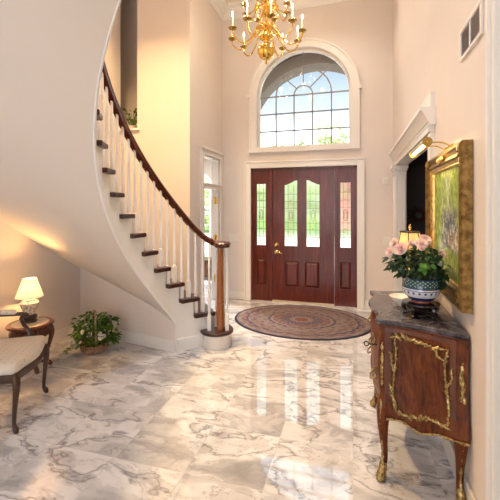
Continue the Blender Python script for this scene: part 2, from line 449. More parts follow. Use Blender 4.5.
# rear wall with door opening and arched window opening
wx0, wx1, wz0, wsp, wr = -1.482, -.030, 2.44, 3.275, .726
wcx = (wx0+wx1)/2; warz = .70
dx0, dx1, dz = -1.58, .057, 2.12
w = MB(); T = .22
w.box(XD-.12, dx0, YB, YB+T, 0, ZC); w.box(dx1, XR+.15, YB, YB+T, 0, ZC)
w.box(dx0, dx1, YB, YB+T, dz, wz0)
w.box(dx0, wx0, YB, YB+T, wz0, ZC); w.box(wx1, dx1, YB, YB+T, wz0, ZC)
NA = 40
def arcz(x, r=wr, rz=warz): return wsp + rz*math.sqrt(max(0, 1-((x-wcx)/r)**2))
xs = [wcx - wr*math.cos(PI*i/NA) for i in range(NA+1)]
for a, b in zip(xs[:-1], xs[1:]):
    w.prism([(a, arcz(a)), (b, arcz(b)), (b, ZC), (a, ZC)], YB, YB+T)
struct(w.build('wall_rear', M['wall'], smooth=False))

# right wall: cased opening to the dark room, near cased opening
OY0, OY1, OZ = 2.88, 4.90, 2.08
NY0, NY1, NZ = .45, 1.606, 2.75
w = MB(); X0, X1 = XR, XR+.095
w.box(X0, X1, OY1, YB, 0, ZC); w.box(X0, X1, OY0, OY1, OZ, ZC); w.box(X0, X1, NY1, OY0, 0, ZC)
w.box(X0, X1, NY0, NY1, NZ, ZC); w.box(X0, X1, YF, NY0, 0, ZC)
struct(w.build('wall_right', M['wall'], smooth=False))
# wall with doorway beside the stair foot (left)
LY0, LY1, LZ = 4.76, 5.42, 2.27
w = MB(); w.box(XD-.12, XD, YS, LY0, 0, ZC); w.box(XD-.12, XD, LY0, LY1, LZ, ZC); w.box(XD-.12, XD, LY1, YB, 0, ZC)
struct(w.build('wall_left', M['wall'], smooth=False))
# back wall of the stairwell, with a high recess
NX, NZ0 = -2.88, 2.56
w = MB(); w.box(NX, XD-.12, YS, YS+.12, 0, ZC); w.box(XL-.5, NX, YS, YS+.12, 0, NZ0)
struct(w.build('wall_stair', M['wall'], smooth=False))
w = MB(); w.box(XL-.55, NX+.1, YS+.45, YS+.55, NZ0-.1, ZC); w.box(NX, NX+.1, YS+.12, YS+.45, NZ0-.1, ZC); w.box(XL-.6, XL-.5, YS-.05, YS+.5, NZ0-.1, ZC); w.box(XL-.6, XL-.10, YS-.05, YS, NZ0-.1, ZC)
w.box(XL-.5, NX, YS+.12, YS+.45, NZ0-.15, NZ0)
struct(w.build('wall_recess', M['wall'], smooth=False))
struct(MB().box(XL-.02, NX+.04, YS-.03, YS+.10, NZ0, NZ0+.03).build('trim_1', M['trim'], smooth=False, bevel=.006), 'white ledge of the high wall recess by the stair', 'ledge')
struct(MB().box(XL-.12, XL, YF, YS, 0, ZC).build('wall_side', M['wall'], smooth=False))
# wall behind the viewer, with three unseen tall openings added for light
w = MB(); y0, y1 = YF-.15, YF
light_openings = [(-2.7,-1.7),(-1.4,-.5),(-.3,.35)]
edges = [XL-.1] + [e for p in light_openings for e in p] + [XR+.14]
for i in range(0, len(edges), 2): w.box(edges[i], edges[i+1], y0, y1, 0, ZC)
for a, b in light_openings: w.box(a, b, y0, y1, 0, .5); w.box(a, b, y0, y1, 3.2, ZC)
struct(w.build('wall_front', M['wall'], smooth=False))

# crown moulding (rear, right, left pieces)
def crown(name, pts, nx, ny):
    # pts: two ends; (nx,ny) inward normal
    (ax, ay), (bx, by) = pts
    prof = [(0,0),(.02,0),(.025,.035),(.06,.07),(.10,.10),(.105,.14),(.155,.155),(.155,.19),(0,.19)]
    z0 = ZC-.19
    m = MB(); r = []
    for (x, y) in ((ax,ay),(bx,by)):
        r.append([(x+nx*p, y+ny*p, z0+q) for p, q in prof])
    m.grid(r, wrap=True, caps=True)
    return struct(m.build(name, M['trim'], recalc=True, ang=50))
crown('trim_2', ((XD, YB), (XR, YB)), 0, -1)
crown('trim_3', ((XR, YF), (XR, YB)), -1, 0)
crown('trim_4', ((XD, YS), (XD, YB)), 1, 0)

# baseboards
def base(name, segs, th=.016, h=.13):
    m = MB()
    for (x0, x1, y0, y1) in segs:
        m.box(x0, x1, y0, y1, 0, h)
        # stepped cap on the wall side handled by bevel
    return struct(m.build(name, M['trim'], smooth=False, bevel=.006))
base('baseboard_rear', [(XD, dx0-.1, YB-.016, YB), (dx1+.1, XR, YB-.016, YB)])
base('baseboard_right', [(XR-.016, XR, NY1+.12, OY0-.1), (XR-.016, XR, OY1+.14, YB), (XR-.016, XR, YF, NY0-.1)])
base('baseboard_left', [(XD, XD+.016, YS, LY0-.11)])
base('baseboard_side', [(XL, XL+.016, YF, 3.52)])

# ------------------------------------------------------------------ FRONT DOOR
dr = sempty('door_1', (wcx, YB, 0), 'mahogany front door with two leaded glass lights between matching sidelights', 'door')
yf = YB+.03   # wood face
def panel_frame(m, x0, x1, z0, z1, holes, yA, yB):
    """rectangular slab with rectangular holes listed by x-column: holes [(hx0,hx1,hz0,hz1)]"""
    cols = sorted(set([x0, x1] + [h[0] for h in holes] + [h[1] for h in holes]))
    for a, b in zip(cols[:-1], cols[1:]):
        hs = sorted([(h[2], h[3]) for h in holes if h[0] <= a+1e-6 and h[1] >= b-1e-6])
        z = z0
        for (p, q) in hs:
            if p > z: m.box(a, b, yA, yB, z, p)
            z = q
        if z < z1: m.box(a, b, yA, yB, z, z1)
def raised(m, x0, x1, z0, z1, y):
    # moulded frame and raised field
    e = .014
    for (a,b,c,d) in ((x0,x1,z0,z0+e),(x0,x1,z1-e,z1),(x0,x0+e,z0+e,z1-e),(x1-e,x1,z0+e,z1-e)):
        m.box(a,b,y-.006,y+.02,c,d)
    i = .05
    a = [(x0+.018, y+.012, z0+.018),(x1-.018, y+.012, z0+.018),(x1-.018, y+.012, z1-.018),(x0+.018, y+.012, z1-.018)]
    b = [(x0+i, y-.004, z0+i),(x1-i, y-.004, z0+i),(x1-i, y-.004, z1-i),(x0+i, y-.004, z1-i)]
    m.add(a+b, [(0,1,5,4),(1,2,6,5),(2,3,7,6),(3,0,4,7),(4,5,6,7)])
# frame: jambs, mullions, head, sill
f = MB()
DL0, DL1 = -1.232, -.272
f.box(dx0, dx0+.035, YB+.01, YB+.13, 0, dz); f.box(dx1-.035, dx1, YB+.01, YB+.13, 0, dz)
f.box(dx0, dx1, YB+.01, YB+.13, dz-.035, dz)
f.box(DL0-.045, DL0, YB+.015, YB+.13, 0, dz-.035); f.box(DL1, DL1+.045, YB+.015, YB+.13, 0, dz-.035)
f.build('door_frame', M['door'], dr, world=True, smooth=False, bevel=.004)
MB().box(DL0, DL1, YB-.02, YB+.14, 0, .022).build('threshold', M['thresh'], dr, world=True, smooth=False, bevel=.003)
# leaf
GZ0, GZ1 = .885, 1.90
g1 = (-1.043, -.838); g2 = (-.698, -.494)
leaf = MB()
panel_frame(leaf, DL0+.004, DL1-.004, .026, dz-.038, [(g1[0],g1[1],GZ0,GZ1+.06),(g2[0],g2[1],GZ0,GZ1+.06),(-1.043,-.80,.235,.66),(-.735,-.485,.235,.66)], yf, yf+.045)
mid = (g1[1]+g2[0])/2
def brow(x, a, b):   # eyebrow top of each light
    t = (x-a)/(b-a); t = t if a < mid-.1 and a < g2[0]-.01 else 1-t
    return GZ1 - .055 + .075*(.5-.5*math.cos(PI*min(1,max(0,t))))
for (a, b) in (g1, g2):
    K = 10
    for i in range(K):
        x0, x1 = a+(b-a)*i/K, a+(b-a)*(i+1)/K
        leaf.prism([(x0, brow(x0,a,b)), (x1, brow(x1,a,b)), (x1, GZ1+.06), (x0, GZ1+.06)], yf, yf+.045)
lo = leaf.build('door_leaf', M['door'], dr, world=True, smooth=False)
pm = MB(); pm.box(-1.043,-.80,yf+.012,yf+.04,.235,.66); raised(pm, -1.043,-.80,.235,.66, yf); pm.build('door_panel', M['door'], lo, smooth=False)
pm = MB(); pm.box(-.735,-.485,yf+.012,yf+.04,.235,.66); raised(pm, -.735,-.485,.235,.66, yf); pm.build('door_panel', M['door'], lo, smooth=False)
for o in [c for c in lo.children]:
    for vv in o.data.vertices: vv.co.x -= dr.location[0]; vv.co.y -= dr.location[1]
def leaded(a, b, z0, topf, parent):
    # glass pane and caming (sub-parts)
    K = 10; g = MB(); pts = [(a, z0), (b, z0)] + [(b-(b-a)*i/K, topf(b-(b-a)*i/K)) for i in range(K+1)]
    g.prism(pts, yf+.018, yf+.026)
    go = g.build('glass_pane', M['glassfrost'], parent, world=False, smooth=False)
    c = MB(); y = yf+.016; rr = .0042; cx = (a+b)/2; w = b-a; zt = min(topf(a+.01), topf(b-.01))
    s = w*.22
    c.tube([(cx-s,y,z0),(cx-s,y,zt)], rr, 4); c.tube([(cx+s,y,z0),(cx+s,y,zt)], rr, 4)
    H = zt - z0
    for t in (.04,.15,.27,.38,.62,.73,.85):
        z = z0+H*t; c.tube([(a,y,z),(b,y,z)], rr, 4)
    for t in (.15,.27,.73,.85):
        z = z0+H*t; c.tube([(cx-.02,y,z),(cx,y,z+.025),(cx+.02,y,z),(cx,y,z-.025),(cx-.02,y,z)], rr, 4)
    c.tube([(cx+.032*math.cos(k*PI/8), y, z0+H*.5+.085*math.sin(k*PI/8)) for k in range(16)], rr*1.2, 4, closed=True)
    c.tube([(cx+.018*math.cos(k*PI/8), y, z0+H*.5+.05*math.sin(k*PI/8)) for k in range(16)], rr, 4, closed=True)
    c.tube([(a,y,z0),(b,y,z0),(b,y,topf(b)),(cx,y,topf(cx)),(a,y,topf(a))], rr*1.5, 4, closed=True)
    co = c.build('caming', M['came'], parent, world=False, smooth=False)
    for o in (go, co):
        for vv in o.data.vertices: vv.co.x -= dr.location[0]; vv.co.y -= dr.location[1]
leaded(g1[0], g1[1], GZ0, lambda x: brow(x, *g1), lo); leaded(g2[0], g2[1], GZ0, lambda x: brow(x, *g2), lo)
# sticking around lights
# sidelights
for (sx0, sx1, ga, gb, pa, pb) in ((dx0+.035, DL0-.045, -1.499, -1.345, -1.499, -1.335), (DL1+.045, dx1-.035, -.187, -.030, -.203, -.015)):
    s = MB(); panel_frame(s, sx0, sx1, 0.0, dz-.035, [(ga,gb,GZ0,1.872),(pa,pb,.245,.68)], yf, yf+.045)
    so = s.build('sidelight', M['door'], dr, world=True, smooth=False)
    pm = MB(); pm.box(pa,pb,yf+.012,yf+.04,.245,.68); raised(pm, pa,pb,.245,.68, yf); po = pm.build('door_panel', M['door'], so, smooth=False)
    for vv in po.data.vertices: vv.co.x -= dr.location[0]; vv.co.y -= dr.location[1]
    leaded(ga, gb, GZ0, lambda x: 1.872, so)
k = MB(); 
for z, r in ((.905, .027), (.79, .03)):
    k.v += []; q = MB().lathe([(0,0),(r,0),(r,.008),(r*.5,.012),(r*.5,.03),(r*.85,.04),(r*.85,.055),(r*.4,.062),(0,.062)], n=16)
    k.add([(-1.165+a, yf-c, z+b) for a, b, c in q.v], q.f)
k.tube([(-1.165,yf-.05,.79),(-1.12,yf-.055,.785),(-1.07,yf-.05,.77)], [.009,.008,.006], 8)
ko = k.build('door_handle', M['knobbrass'], dr, world=True)

# casing around the door
c = MB(); cw = .095
c.box(dx0-cw, dx0, YB-.028, YB+.01, 0, dz+cw); c.box(dx1, dx1+cw, YB-.028, YB+.01, 0, dz+cw); c.box(dx0, dx1, YB-.028, YB+.01, dz, dz+cw)
c.box(dx0-cw-.012, dx0-cw+.012, YB-.038, YB, 0, dz+cw+.012); c.box(dx1+cw-.012, dx1+cw+.012, YB-.038, YB, 0, dz+cw+.012); c.box(dx0-cw, dx1+cw, YB-.038, YB, dz+cw-.012, dz+cw+.012)
struct(c.build('trim_5', M['trim'], smooth=False, bevel=.004), 'cream casing around the front door', 'trim')

# ------------------------------------------------------------------ ARCHED WINDOW
wn = sempty('window_1', (wcx, YB, wz0), 'tall arched window with radiating grey muntins above the front door', 'window')
c = MB()
def archband(m, r0, r1, rz0, rz1, y0, y1, z0=wz0, n=40):
    path = []
    for (r, rz) in ((r0, rz0), (r1, rz1)):
        path.append([(wcx-r, z0)] + [(wcx-r*math.cos(PI*i/n), wsp+rz*math.sin(PI*i/n)) for i in range(n+1)] + [(wcx+r, z0)])
    A, B = path; N = len(A)
    rows = []
    for a, b in zip(A, B): rows.append([(a[0],y0,a[1]),(b[0],y0,b[1]),(b[0],y1,b[1]),(a[0],y1,a[1])])
    m.grid(rows, wrap=True, caps=True)
archband(c, wr, wr+.10, warz, warz+.10, YB-.03, YB+.005)
archband(c, wr+.095, wr+.125, warz+.095, warz+.125, YB-.045, YB+.005)
c.box(wx0-.125, wx1+.125, YB-.05, YB+.005, wz0-.075, wz0)
c.box(wcx-wr-.15, wcx-wr-.10, YB-.055, YB, wsp-.03, wsp+.03); c.box(wcx+wr+.10, wcx+wr+.15, YB-.055, YB, wsp-.03, wsp+.03)
c.build('window_casing', M['trim'], wn, world=True, ang=40, recalc=True)
c = MB(); archband(c, wr-.028, wr, warz-.028, warz, YB+.08, YB+.14); c.box(wx0, wx1, YB+.0, YB+.2, wz0-.001, wz0+.02)
c.build('window_frame', M['trim'], wn, world=True, ang=40, recalc=True)
c = MB(); y0, y1 = YB+.10, YB+.125; hw = .009; S5 = (wx1-wx0)/5
for k in (1,2,3): z = wz0+(wsp-wz0)*k/3; c.box(wx0, wx1, y0, y1, z-hw, z+hw)
for k in (1,2,3,4): x = wx0+S5*k; c.box(x-hw, x+hw, y0, y1, wz0, wsp)
def arc(r, rz, n=24):
    rows = []
    for i in range(n+1):
        a = PI*i/n; ca, sa = math.cos(a), math.sin(a)
        rows.append([(wcx-(r-hw)*ca,y0,wsp+(rz-hw)*sa),(wcx-(r+hw)*ca,y0,wsp+(rz+hw)*sa),(wcx-(r+hw)*ca,y1,wsp+(rz+hw)*sa),(wcx-(r-hw)*ca,y1,wsp+(rz-hw)*sa)])
    c.grid(rows, wrap=True, caps=True)
arc(S5*.5, S5*.5); arc(S5*1.5, S5*1.5*warz/wr)
for a in (45, 90, 135):
    ca, sa = math.cos(R(a)), math.sin(R(a)); r0, r1 = S5*.5, wr-.01
    c.tube([(wcx+r0*ca, (y0+y1)/2, wsp+r0*sa), (wcx+r1*ca, (y0+y1)/2, wsp+r1*sa*warz/wr)], .011, 4)
c.build('muntins', M['muntin'], wn, world=True, ang=30, recalc=True)
g = MB(); pts = [(wx0, wz0), (wx1, wz0)] + [(wcx+wr*math.cos(PI*i/NA), wsp+warz*math.sin(PI*i/NA)) for i in range(NA+1)]
g.prism(pts, YB+.111, YB+.115); g.build('glass_pane', M['glass'], wn, world=True, smooth=False)

# ------------------------------------------------------------------ RIGHT CASED OPENING (entablature, pilasters)
e = MB(); y0, y1 = OY0-.10, OY1+.16
e.box(XR-.03, XR+.11, y0, y1, 2.20, 2.32)                               # upper board
prof = [(0,2.08),(.045,2.08),(.045,2.10),(.055,2.10),(.06,2.125),(.075,2.15),(.088,2.175),(.105,2.18),(.105,2.205),(0,2.205)]
e.grid([[(XR-p, y, z) for p, z in prof] for y in (y0-.03, y1)], wrap=True, caps=True)
e.box(XR-.04, XR+.11, y0+.02, y1, 2.035, 2.09)
struct(e.build('trim_6', M['trim'], ang=30, recalc=True), 'white crosshead moulding over the opening to the dark room', 'trim')
p = MB(); px0 = .44
p.box(XR-.045, XR+.085, OY1-.01, OY1+.13, 0, 1.96)
for k in range(4): p.box(XR-.045+.012+k*.03, XR-.045+.030+k*.03, OY1-.018, OY1-.01, .18, 1.90)
for k in range(3): p.box(XR-.055, XR-.045, OY1+.015+k*.035, OY1+.035+k*.035, .18, 1.90)
p.box(XR-.06, XR+.09, OY1-.03, OY1+.14, 0, .17); p.box(XR-.055, XR+.09, OY1-.025, OY1+.14, 1.91, 1.94)
p.box(XR-.065, XR+.10, OY1-.035, OY1+.15, 1.96, 1.99); p.box(XR-.085, XR+.11, OY1-.055, OY1+.17, 1.99, 2.03)
struct(p.build('trim_7', M['trim'], smooth=False), 'fluted white pilaster at the far side of the opening', 'pilaster')
p = MB(); p.box(XR-.03, XR+.11, OY0-.085, OY0+.005, 0, 2.03)
struct(p.build('trim_8', M['trim'], smooth=False, bevel=.004), 'white casing strip behind the gilt picture frame', 'trim')
# near cased opening
p = MB()
p.box(XR-.020, XR+.004, NY1+.006, NY1+.062, 0, NZ+.10); p.box(XR-.034, XR, NY1+.052, NY1+.072, 0, NZ+.12); p.box(XR-.028, XR+.004, NY1-.004, NY1+.012, 0, NZ)
p.box(XR-.022, XR+.01, NY0-.1, NY1+.1, NZ, NZ+.1); p.box(XR-.022, XR+.01, NY0-.1, NY0, 0, NZ)
p.box(XR+.09, XR+.11, NY1-.025, NY1, 0, NZ)
struct(p.build('trim_9', M['trim'], smooth=False, bevel=.004), 'tall white door casing at the right edge', 'trim')

# rooms beyond
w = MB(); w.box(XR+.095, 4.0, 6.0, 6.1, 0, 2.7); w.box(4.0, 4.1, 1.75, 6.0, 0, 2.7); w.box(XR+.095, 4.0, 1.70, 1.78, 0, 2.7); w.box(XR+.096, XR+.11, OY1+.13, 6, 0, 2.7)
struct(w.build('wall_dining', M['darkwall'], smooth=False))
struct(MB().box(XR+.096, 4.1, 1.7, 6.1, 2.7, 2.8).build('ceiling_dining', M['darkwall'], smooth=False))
w = MB(); w.box(2.6, 2.7, .2, 1.7, 0, 2.9); w.box(XR+.096, 2.7, 1.60, 1.69, 0, 2.9); w.box(XR+.096, 2.7, .1, .2, 0, 2.9)
struct(w.build('wall_hall', M['tan'], smooth=False)); struct(MB().box(XR+.14, 2.7, .1, 1.7, 2.9, 3).build('ceiling_hall', M['ceil'], smooth=False))
struct(MB().box(XR+.005, XR+.09, NY1-.006, NY1, 1.905, 1.93).build('trim_10', M['trim'], smooth=False), 'small white plate on the jamb past the right door casing', 'trim')

# room behind the left doorway
w = MB()
lw = (-3.80, -3.08); lz0, lsp, lr = .22, 1.90, .36
w.box(-5.6, lw[0], 7.5, 7.6, 0, 3); w.box(lw[1], XD, 7.5, 7.6, 0, 3); w.box(lw[0], lw[1], 7.5, 7.6, 0, lz0)
for i in range(16):
    a0, a1 = PI*i/16, PI*(i+1)/16; c0 = (lw[0]+lw[1])/2
    xa, xb = c0-lr*math.cos(a0), c0-lr*math.cos(a1)
    w.prism([(xa, lsp+lr*math.sin(a0)), (xb, lsp+lr*math.sin(a1)), (xb, 3), (xa, 3)], 7.5, 7.6)
w.box(-5.7, -5.6, 4.4, 7.6, 0, 3); w.box(-5.6, NX+.1, YS+.125, YS+.17, 0, NZ0-.16); w.box(NX+.1, XD-.125, YS+.125, YS+.17, 0, 3); w.box(XD-.12, XD-.01, YB+T, 7.6, 0, 3)
struct(w.build('wall_parlor', M['tan'], smooth=False)); struct(MB().box(-5.7, XD-.12, YS+.56, 7.6, 3, 3.1).build('ceiling_parlor', M['ceil'], smooth=False))
w2 = sempty('window_2', (c0, 7.5, lz0), 'arched white window with sheer curtain in the room behind the stair foot', 'window')
c = MB(); 
for x in (lw[0]+.02, lw[1]-.02, c0): c.box(x-.02, x+.02, 7.5, 7.56, lz0, lsp)
for z in (lz0+.02, .7, 1.1, 1.5, lsp): c.box(lw[0], lw[1], 7.51, 7.55, z-.012, z+.012)
for x in (c0-.18, c0+.18): c.box(x-.008, x+.008, 7.51, 7.55, lz0, lsp)
for a in (60, 90, 120): c.tube([(c0, 7.53, lsp), (c0+lr*math.cos(R(a)), 7.53, lsp+lr*math.sin(R(a)))], .012, 4)
rows = []
for i in range(17):
    a = PI*i/16; rows.append([(c0-q*math.cos(a), yy, lsp+q*math.sin(a)) for q, yy in ((lr-.02,7.49),(lr+.05,7.49),(lr+.05,7.56),(lr-.02,7.56))])
c.grid(rows, wrap=True, caps=True)
c.build('window_frame', M['trim'], w2, world=True, recalc=True)
MB().box(lw[0], lw[1], 7.535, 7.54, lz0, lsp).build('glass_pane', M['glass'], w2, world=True, smooth=False)
def curtain(x0, x1, y, z0, z1, n=28):
    rows = []
    for z in (z0, (z0+z1)/2, z1):
        rows.append([(x0+(x1-x0)*i/n, y+.025*math.sin(i*1.5), z) for i in range(n+1)])
    m = MB().grid(rows); o = m.build('curtain', M['curtain'])
    sm = o.modifiers.new('thickness', 'SOLIDIFY'); sm.thickness = .003
    return o
tag(curtain(-3.72, -3.36, 7.40, .10, 1.92), 'sheer white curtain hanging at the arched window seen through the side doorway', 'curtain')
# bench / chest in that room
t = thing('wooden_cabinet', 'low dark wooden cabinet under the arched window beyond the side doorway', 'cabinet', (-3.0, 6.9, 0))
MB().box(-.35,.35,-.2,.2,.08,.40).build('body', M['walnut'], t, smooth=False, bevel=.005); MB().box(-.38,.38,-.23,.23,.40,.43).build('top', M['walnut'], t, smooth=False, bevel=.005)
for sx in (-.3,.3):
    for sy in (-.16,.16): MB().lathe([(.02,0),(.03,.05),(.025,.08)], (sx,sy,0), 8).build('foot', M['walnut'], t)
for sx in (-.17,.17):
    d = MB().box(sx-.16, sx+.16, -.215, -.2, .10,.38).build('door', M['walnut'], t, smooth=False, bevel=.004)
    MB().ell((sx*.2, -.222, .25), (.01,.01,.01)).build('knob', M['brass'], d)

# doorway casing with transom bar (left wall)
p = MB(); cw = .10
p.box(XD-.01, XD+.022, LY0-cw, LY0, 0, LZ+cw); p.box(XD-.01, XD+.022, LY1, YB-.005, 0, LZ+cw); p.box(XD-.01, XD+.022, LY0, LY1, LZ, LZ+cw)
p.box(XD-.01, XD+.045, LY0-cw-.02, YB-.003, LZ+cw-.03, LZ+cw+.01); p.box(XD-.01, XD+.034, LY0-cw-.008, LY0-cw+.015, 0, LZ+cw)
p.box(XD-.13, XD-.01, LY0, LY0+.02, 0, LZ); p.box(XD-.13, XD-.01, LY1-.02, LY1, 0, LZ); p.box(XD-.13, XD-.01, LY0+.02, LY1-.02, LZ-.02, LZ)
p.box(XD-.10, XD+.03, LY0+.02, LY1-.02, 1.775, 1.84); p.box(XD-.10, XD+.045, LY0-.005, LY1+.01, 1.83, 1.85)
struct(p.build('trim_11', M['trim'], smooth=False, bevel=.003), 'white casing with transom bar around the side doorway', 'trim')
for z in (1.60, 1.0, .35):
    struct(MB().box(XD-.085, XD-.03, LY1-.032, LY1-.021, z-.05, z+.05).tube([(XD-.058, LY1-.035, z-.055),(XD-.058, LY1-.035, z+.055)], .009, 8).build('hinge', M['brass'], bpy.data.objects['trim_11']))
for h in bpy.data.objects['trim_11'].children:
    h['label'] = 'brass hinge'

# ------------------------------------------------------------------ STAIRCASE
CX, CY = -.703, 2.715; RS = 1.2; A0, DA, RISE = 121.37, 7.596, .18
def ang(k): return R(A0 + DA*k)
def kof(th): return (math.degrees(th)-A0)/DA
def pol(r, th, z): return (CX+r*math.cos(th), CY+r*math.sin(th), z)
def rmax(th):
    c_, s_ = math.cos(th), math.sin(th); r = 2.75
    if c_ < -1e-3: r = min(r, (XL-CX)/c_)
    if s_ > 1e-3: r = min(r, (YS-CY)/s_)
    return r-.004
NS = 17
st = thing('staircase', 'curved staircase with mahogany treads and handrail and white turned balusters', 'staircase', (CX-1.0, CY+1.0, 0))
def rface(th):
    d = math.degrees(th)
    s = lambda a, b, x: (lambda t: t*t*(3-2*t))(min(1, max(0, (x-a)/(b-a))))
    return RS + .028*s(136, 150, d)*(1-s(151, 166, d))
# treads
for k in range(2, NS+1):
    t0, t1 = ang(k-.5)-R({2: 4.0, 3: 2.4, 4: 1.8}.get(k, 1.3)), ang(k+.5)
    m = MB(); n = 5; z1 = RISE*k; z0 = z1-.040
    top = []
    ths = [t0+(t1-t0)*i/n for i in range(n+1)]
    inner = [pol(RS-.04, t, 0) for t in ths]; outer = [pol(min(rmax(t), 2.2) if k > 5 else rmax(t), t, 0) for t in ths]
    ring = inner + outer[::-1]; N = len(ring)
    vs = [(x,y,z0) for x,y,_ in ring] + [(x,y,z1) for x,y,_ in ring]
    fs = []
    for i in range(n):
        a, b, c_, d = i, i+1, N-2-i, N-1-i
        fs.append((a,b,c_,d)); fs.append((a+N,d+N,c_+N,b+N))
    fs += [(i,(i+1)%N,(i+1)%N+N,i+N) for i in range(N)]
    m.add(vs, fs); m.build('tread', M['tread'], st, world=True, smooth=False, bevel=.010, recalc=True)
# bullnose bottom step
bc = (-1.420, 3.628)
def bull(r, ext):
    th1 = ang(1.5); pts = []
    for i in range(13):
        a = R(-155 + 15*i) + R(0)
        pts.append((bc[0]+r*math.cos(a), bc[1]+r*math.sin(a)))
    return pts
def bullpoly(r, extra):
    # rounded toe toward the foyer, running back along the stair to the wall
    d = Vector((math.cos(ang(1)), math.sin(ang(1)))); nrm = Vector((-d.y, d.x))     # d: outward; nrm: upstairs
    c0 = Vector(bc); pts = []
    for i in range(17):
        a = -PI/2 - PI*i/16
        v = c0 + nrm*(r*math.sin(a)*-1)*-1 if False else c0 + d*(r*math.cos(a)) + nrm*(r*math.sin(a))
        pts.append((v.x, v.y))
    # up-stair side straight out to r outer, then back
    e1 = c0 + nrm*r + d*.55; e2 = c0 - nrm*r + d*.55
    pts += [(e1.x, e1.y), (e2.x, e2.y)]
    return pts
m = MB().prism(bullpoly(.152, 0), 0, RISE-.034, 'z'); m.build('riser', M['trim'], st, world=True, recalc=True, ang=30)
m = MB().prism(bullpoly(.178, 0), RISE-.034, RISE, 'z'); m.build('tread', M['tread'], st, world=True, recalc=True, ang=30, bevel=.008)
# stringer body (white inner face, risers)
m = MB(); rows_in = []
for k in range(2, NS+1):
    # riser face at ang(k-.5) from z (k-1) to k
    t = ang(k-.5); a = pol(rface(t)+.001, t, 0); b = pol(min(rmax(t), 2.2) if k > 5 else rmax(t), t, 0)
    m.add([(a[0],a[1],RISE*(k-1)-.04),(b[0],b[1],RISE*(k-1)-.04),(b[0],b[1],RISE*k-.03),(a[0],a[1],RISE*k-.03)], [(0,1,2,3)])
m.build('riser', M['trim'], st, world=True, smooth=False)
TOPK = 24
def ktop(k): return min(RISE*k, RISE*NS)
def lowz(th):
    k = kof(th); z = RISE*k - .365
    if k < 4.3: z -= max(0, (4.3-k))*.055
    return z
def lowz_c(th):   # flattens into the landing
    z = lowz(th); zmax = RISE*NS-.37
    return z if z < zmax-.1 else zmax-.1+.1*(1-math.exp(-(z-zmax+.1)/.1))
m = MB(); th_a = ang(.6); K = 16
# inner face per tread
tk = []
for k in range(1, TOPK):
    for i in range(6):
        ta, tb = ang(k-.5)+ (ang(k+.5)-ang(k-.5))*i/6, ang(k-.5)+(ang(k+.5)-ang(k-.5))*(i+1)/6
        zt = RISE*min(k, NS)-.02
        def lz(t): return 0.0 if kof(t) < 3.72 else max(0, lowz_c(t))
        za, zb = lz(ta), lz(tb)
        if za == 0: zb = 0
        ra, rb = rface(ta), rface(tb)
        A, B = pol(ra, ta, za), pol(rb, tb, zb)
        C_, D = pol(rb, tb, zt), pol(ra, ta, zt)
        m.add([A, B, C_, D], [(0,1,2,3)])
m.build('stringer', M['balwhite'], st, world=True, ang=45)
# bead along the lower edge of the stringer
pts = []; n = 150
for i in range(n+1):
    t = ang(3.75)+(ang(TOPK-1)-ang(3.75))*i/n; pts.append(pol(rface(t)-.006, t, lowz_c(t)+.016))
MB().tube(pts, .013, 8).build('stringer_bead', M['balwhite'], st, world=True)
# soffit
WAY = 3.315; WBX = -1.742
def wallA(x): return 3.315 + (x-(-1.742))*(3.56-3.315)/(-3.15+1.742)
def rsof(t):
    c_, s_ = math.cos(t), math.sin(t); r = 2.75
    if c_ < -1e-3: r = min(r, (XL-CX)/c_)
    # intersection with wallA line
    x0, y0 = -1.742, 3.315; dx, dy = -3.15+1.742, 3.56-3.315
    det = c_*dy - s_*dx
    if abs(det) > 1e-6:
        rr = ((x0-CX)*dy-(y0-CY)*dx)/det
        if rr > 0: r = min(r, rr+.02)
    return r
def soffz(r, t):
    d = math.degrees(t); q = max(0, (r-RS)/1.3)
    off = .17*q**1.3 + .10*q*min(1, max(0, (d-158)/24))
    return min(lowz_c(t)+off, RISE*NS-.30)
rows = []
n = 90; t0 = R(149.6); t1 = ang(TOPK-1)
for i in range(n+1):
    t = t0+(t1-t0)*i/n; r0 = rface(t); r1 = max(rsof(t), r0+.002); row = []
    for j in range(13):
        r = r0+(r1-r0)*j/12; row.append(pol(r, t, soffz(r, t)))
    rows.append(row)
MB().grid(rows).build('soffit', M['soffit'], st, world=True, ang=60)
# upper landing floor slab over the soffit
m = MB(); rows = []
for i in range(13):
    t = ang(NS+.5)+(ang(TOPK-1)-ang(NS+.5))*i/12; rows.append([pol(RS, t, RISE*NS), pol(rmax(t), t, RISE*NS), pol(rmax(t), t, RISE*NS-.05), pol(RS, t, RISE*NS-.05)])
m.grid(rows, wrap=True, caps=True); m.build('landing', M['tread'], st, world=True, smooth=False)
# wall under the stair
m = MB(); n = 24
for i in range(n):
    xa = -1.766+(-3.15+1.766)*i/n; xb = -1.766+(-3.15+1.766)*(i+1)/n
    def zt(x):
        y = wallA(x); t = math.atan2(y-CY, x-CX) % (2*PI); r = math.hypot(x-CX, y-CY); return soffz(max(r, RS), t)+.02
    m.add([(xa, wallA(xa), 0), (xb, wallA(xb), 0), (xb, wallA(xb), zt(xb)), (xa, wallA(xa), zt(xa))], [(0,1,2,3)])
struct(m.build('wall_closet', M['wall'], smooth=False))
bb = MB(); d = Vector((-3.15+1.815, wallA(-3.15)-wallA(-1.815))).normalized(); nn = Vector((-d.y, d.x));
if nn.y > 0: nn = -nn
a = Vector((-1.755, wallA(-1.755))); b = Vector((-3.15, wallA(-3.15))); o_ = nn*.016
bb.prism([tuple(a), tuple(b), tuple(b+o_), tuple(a+o_)], 0, .13, 'z')
struct(bb.build('baseboard_closet', M['trim'], smooth=False, recalc=True, bevel=.006))
bb = MB(); rows = []
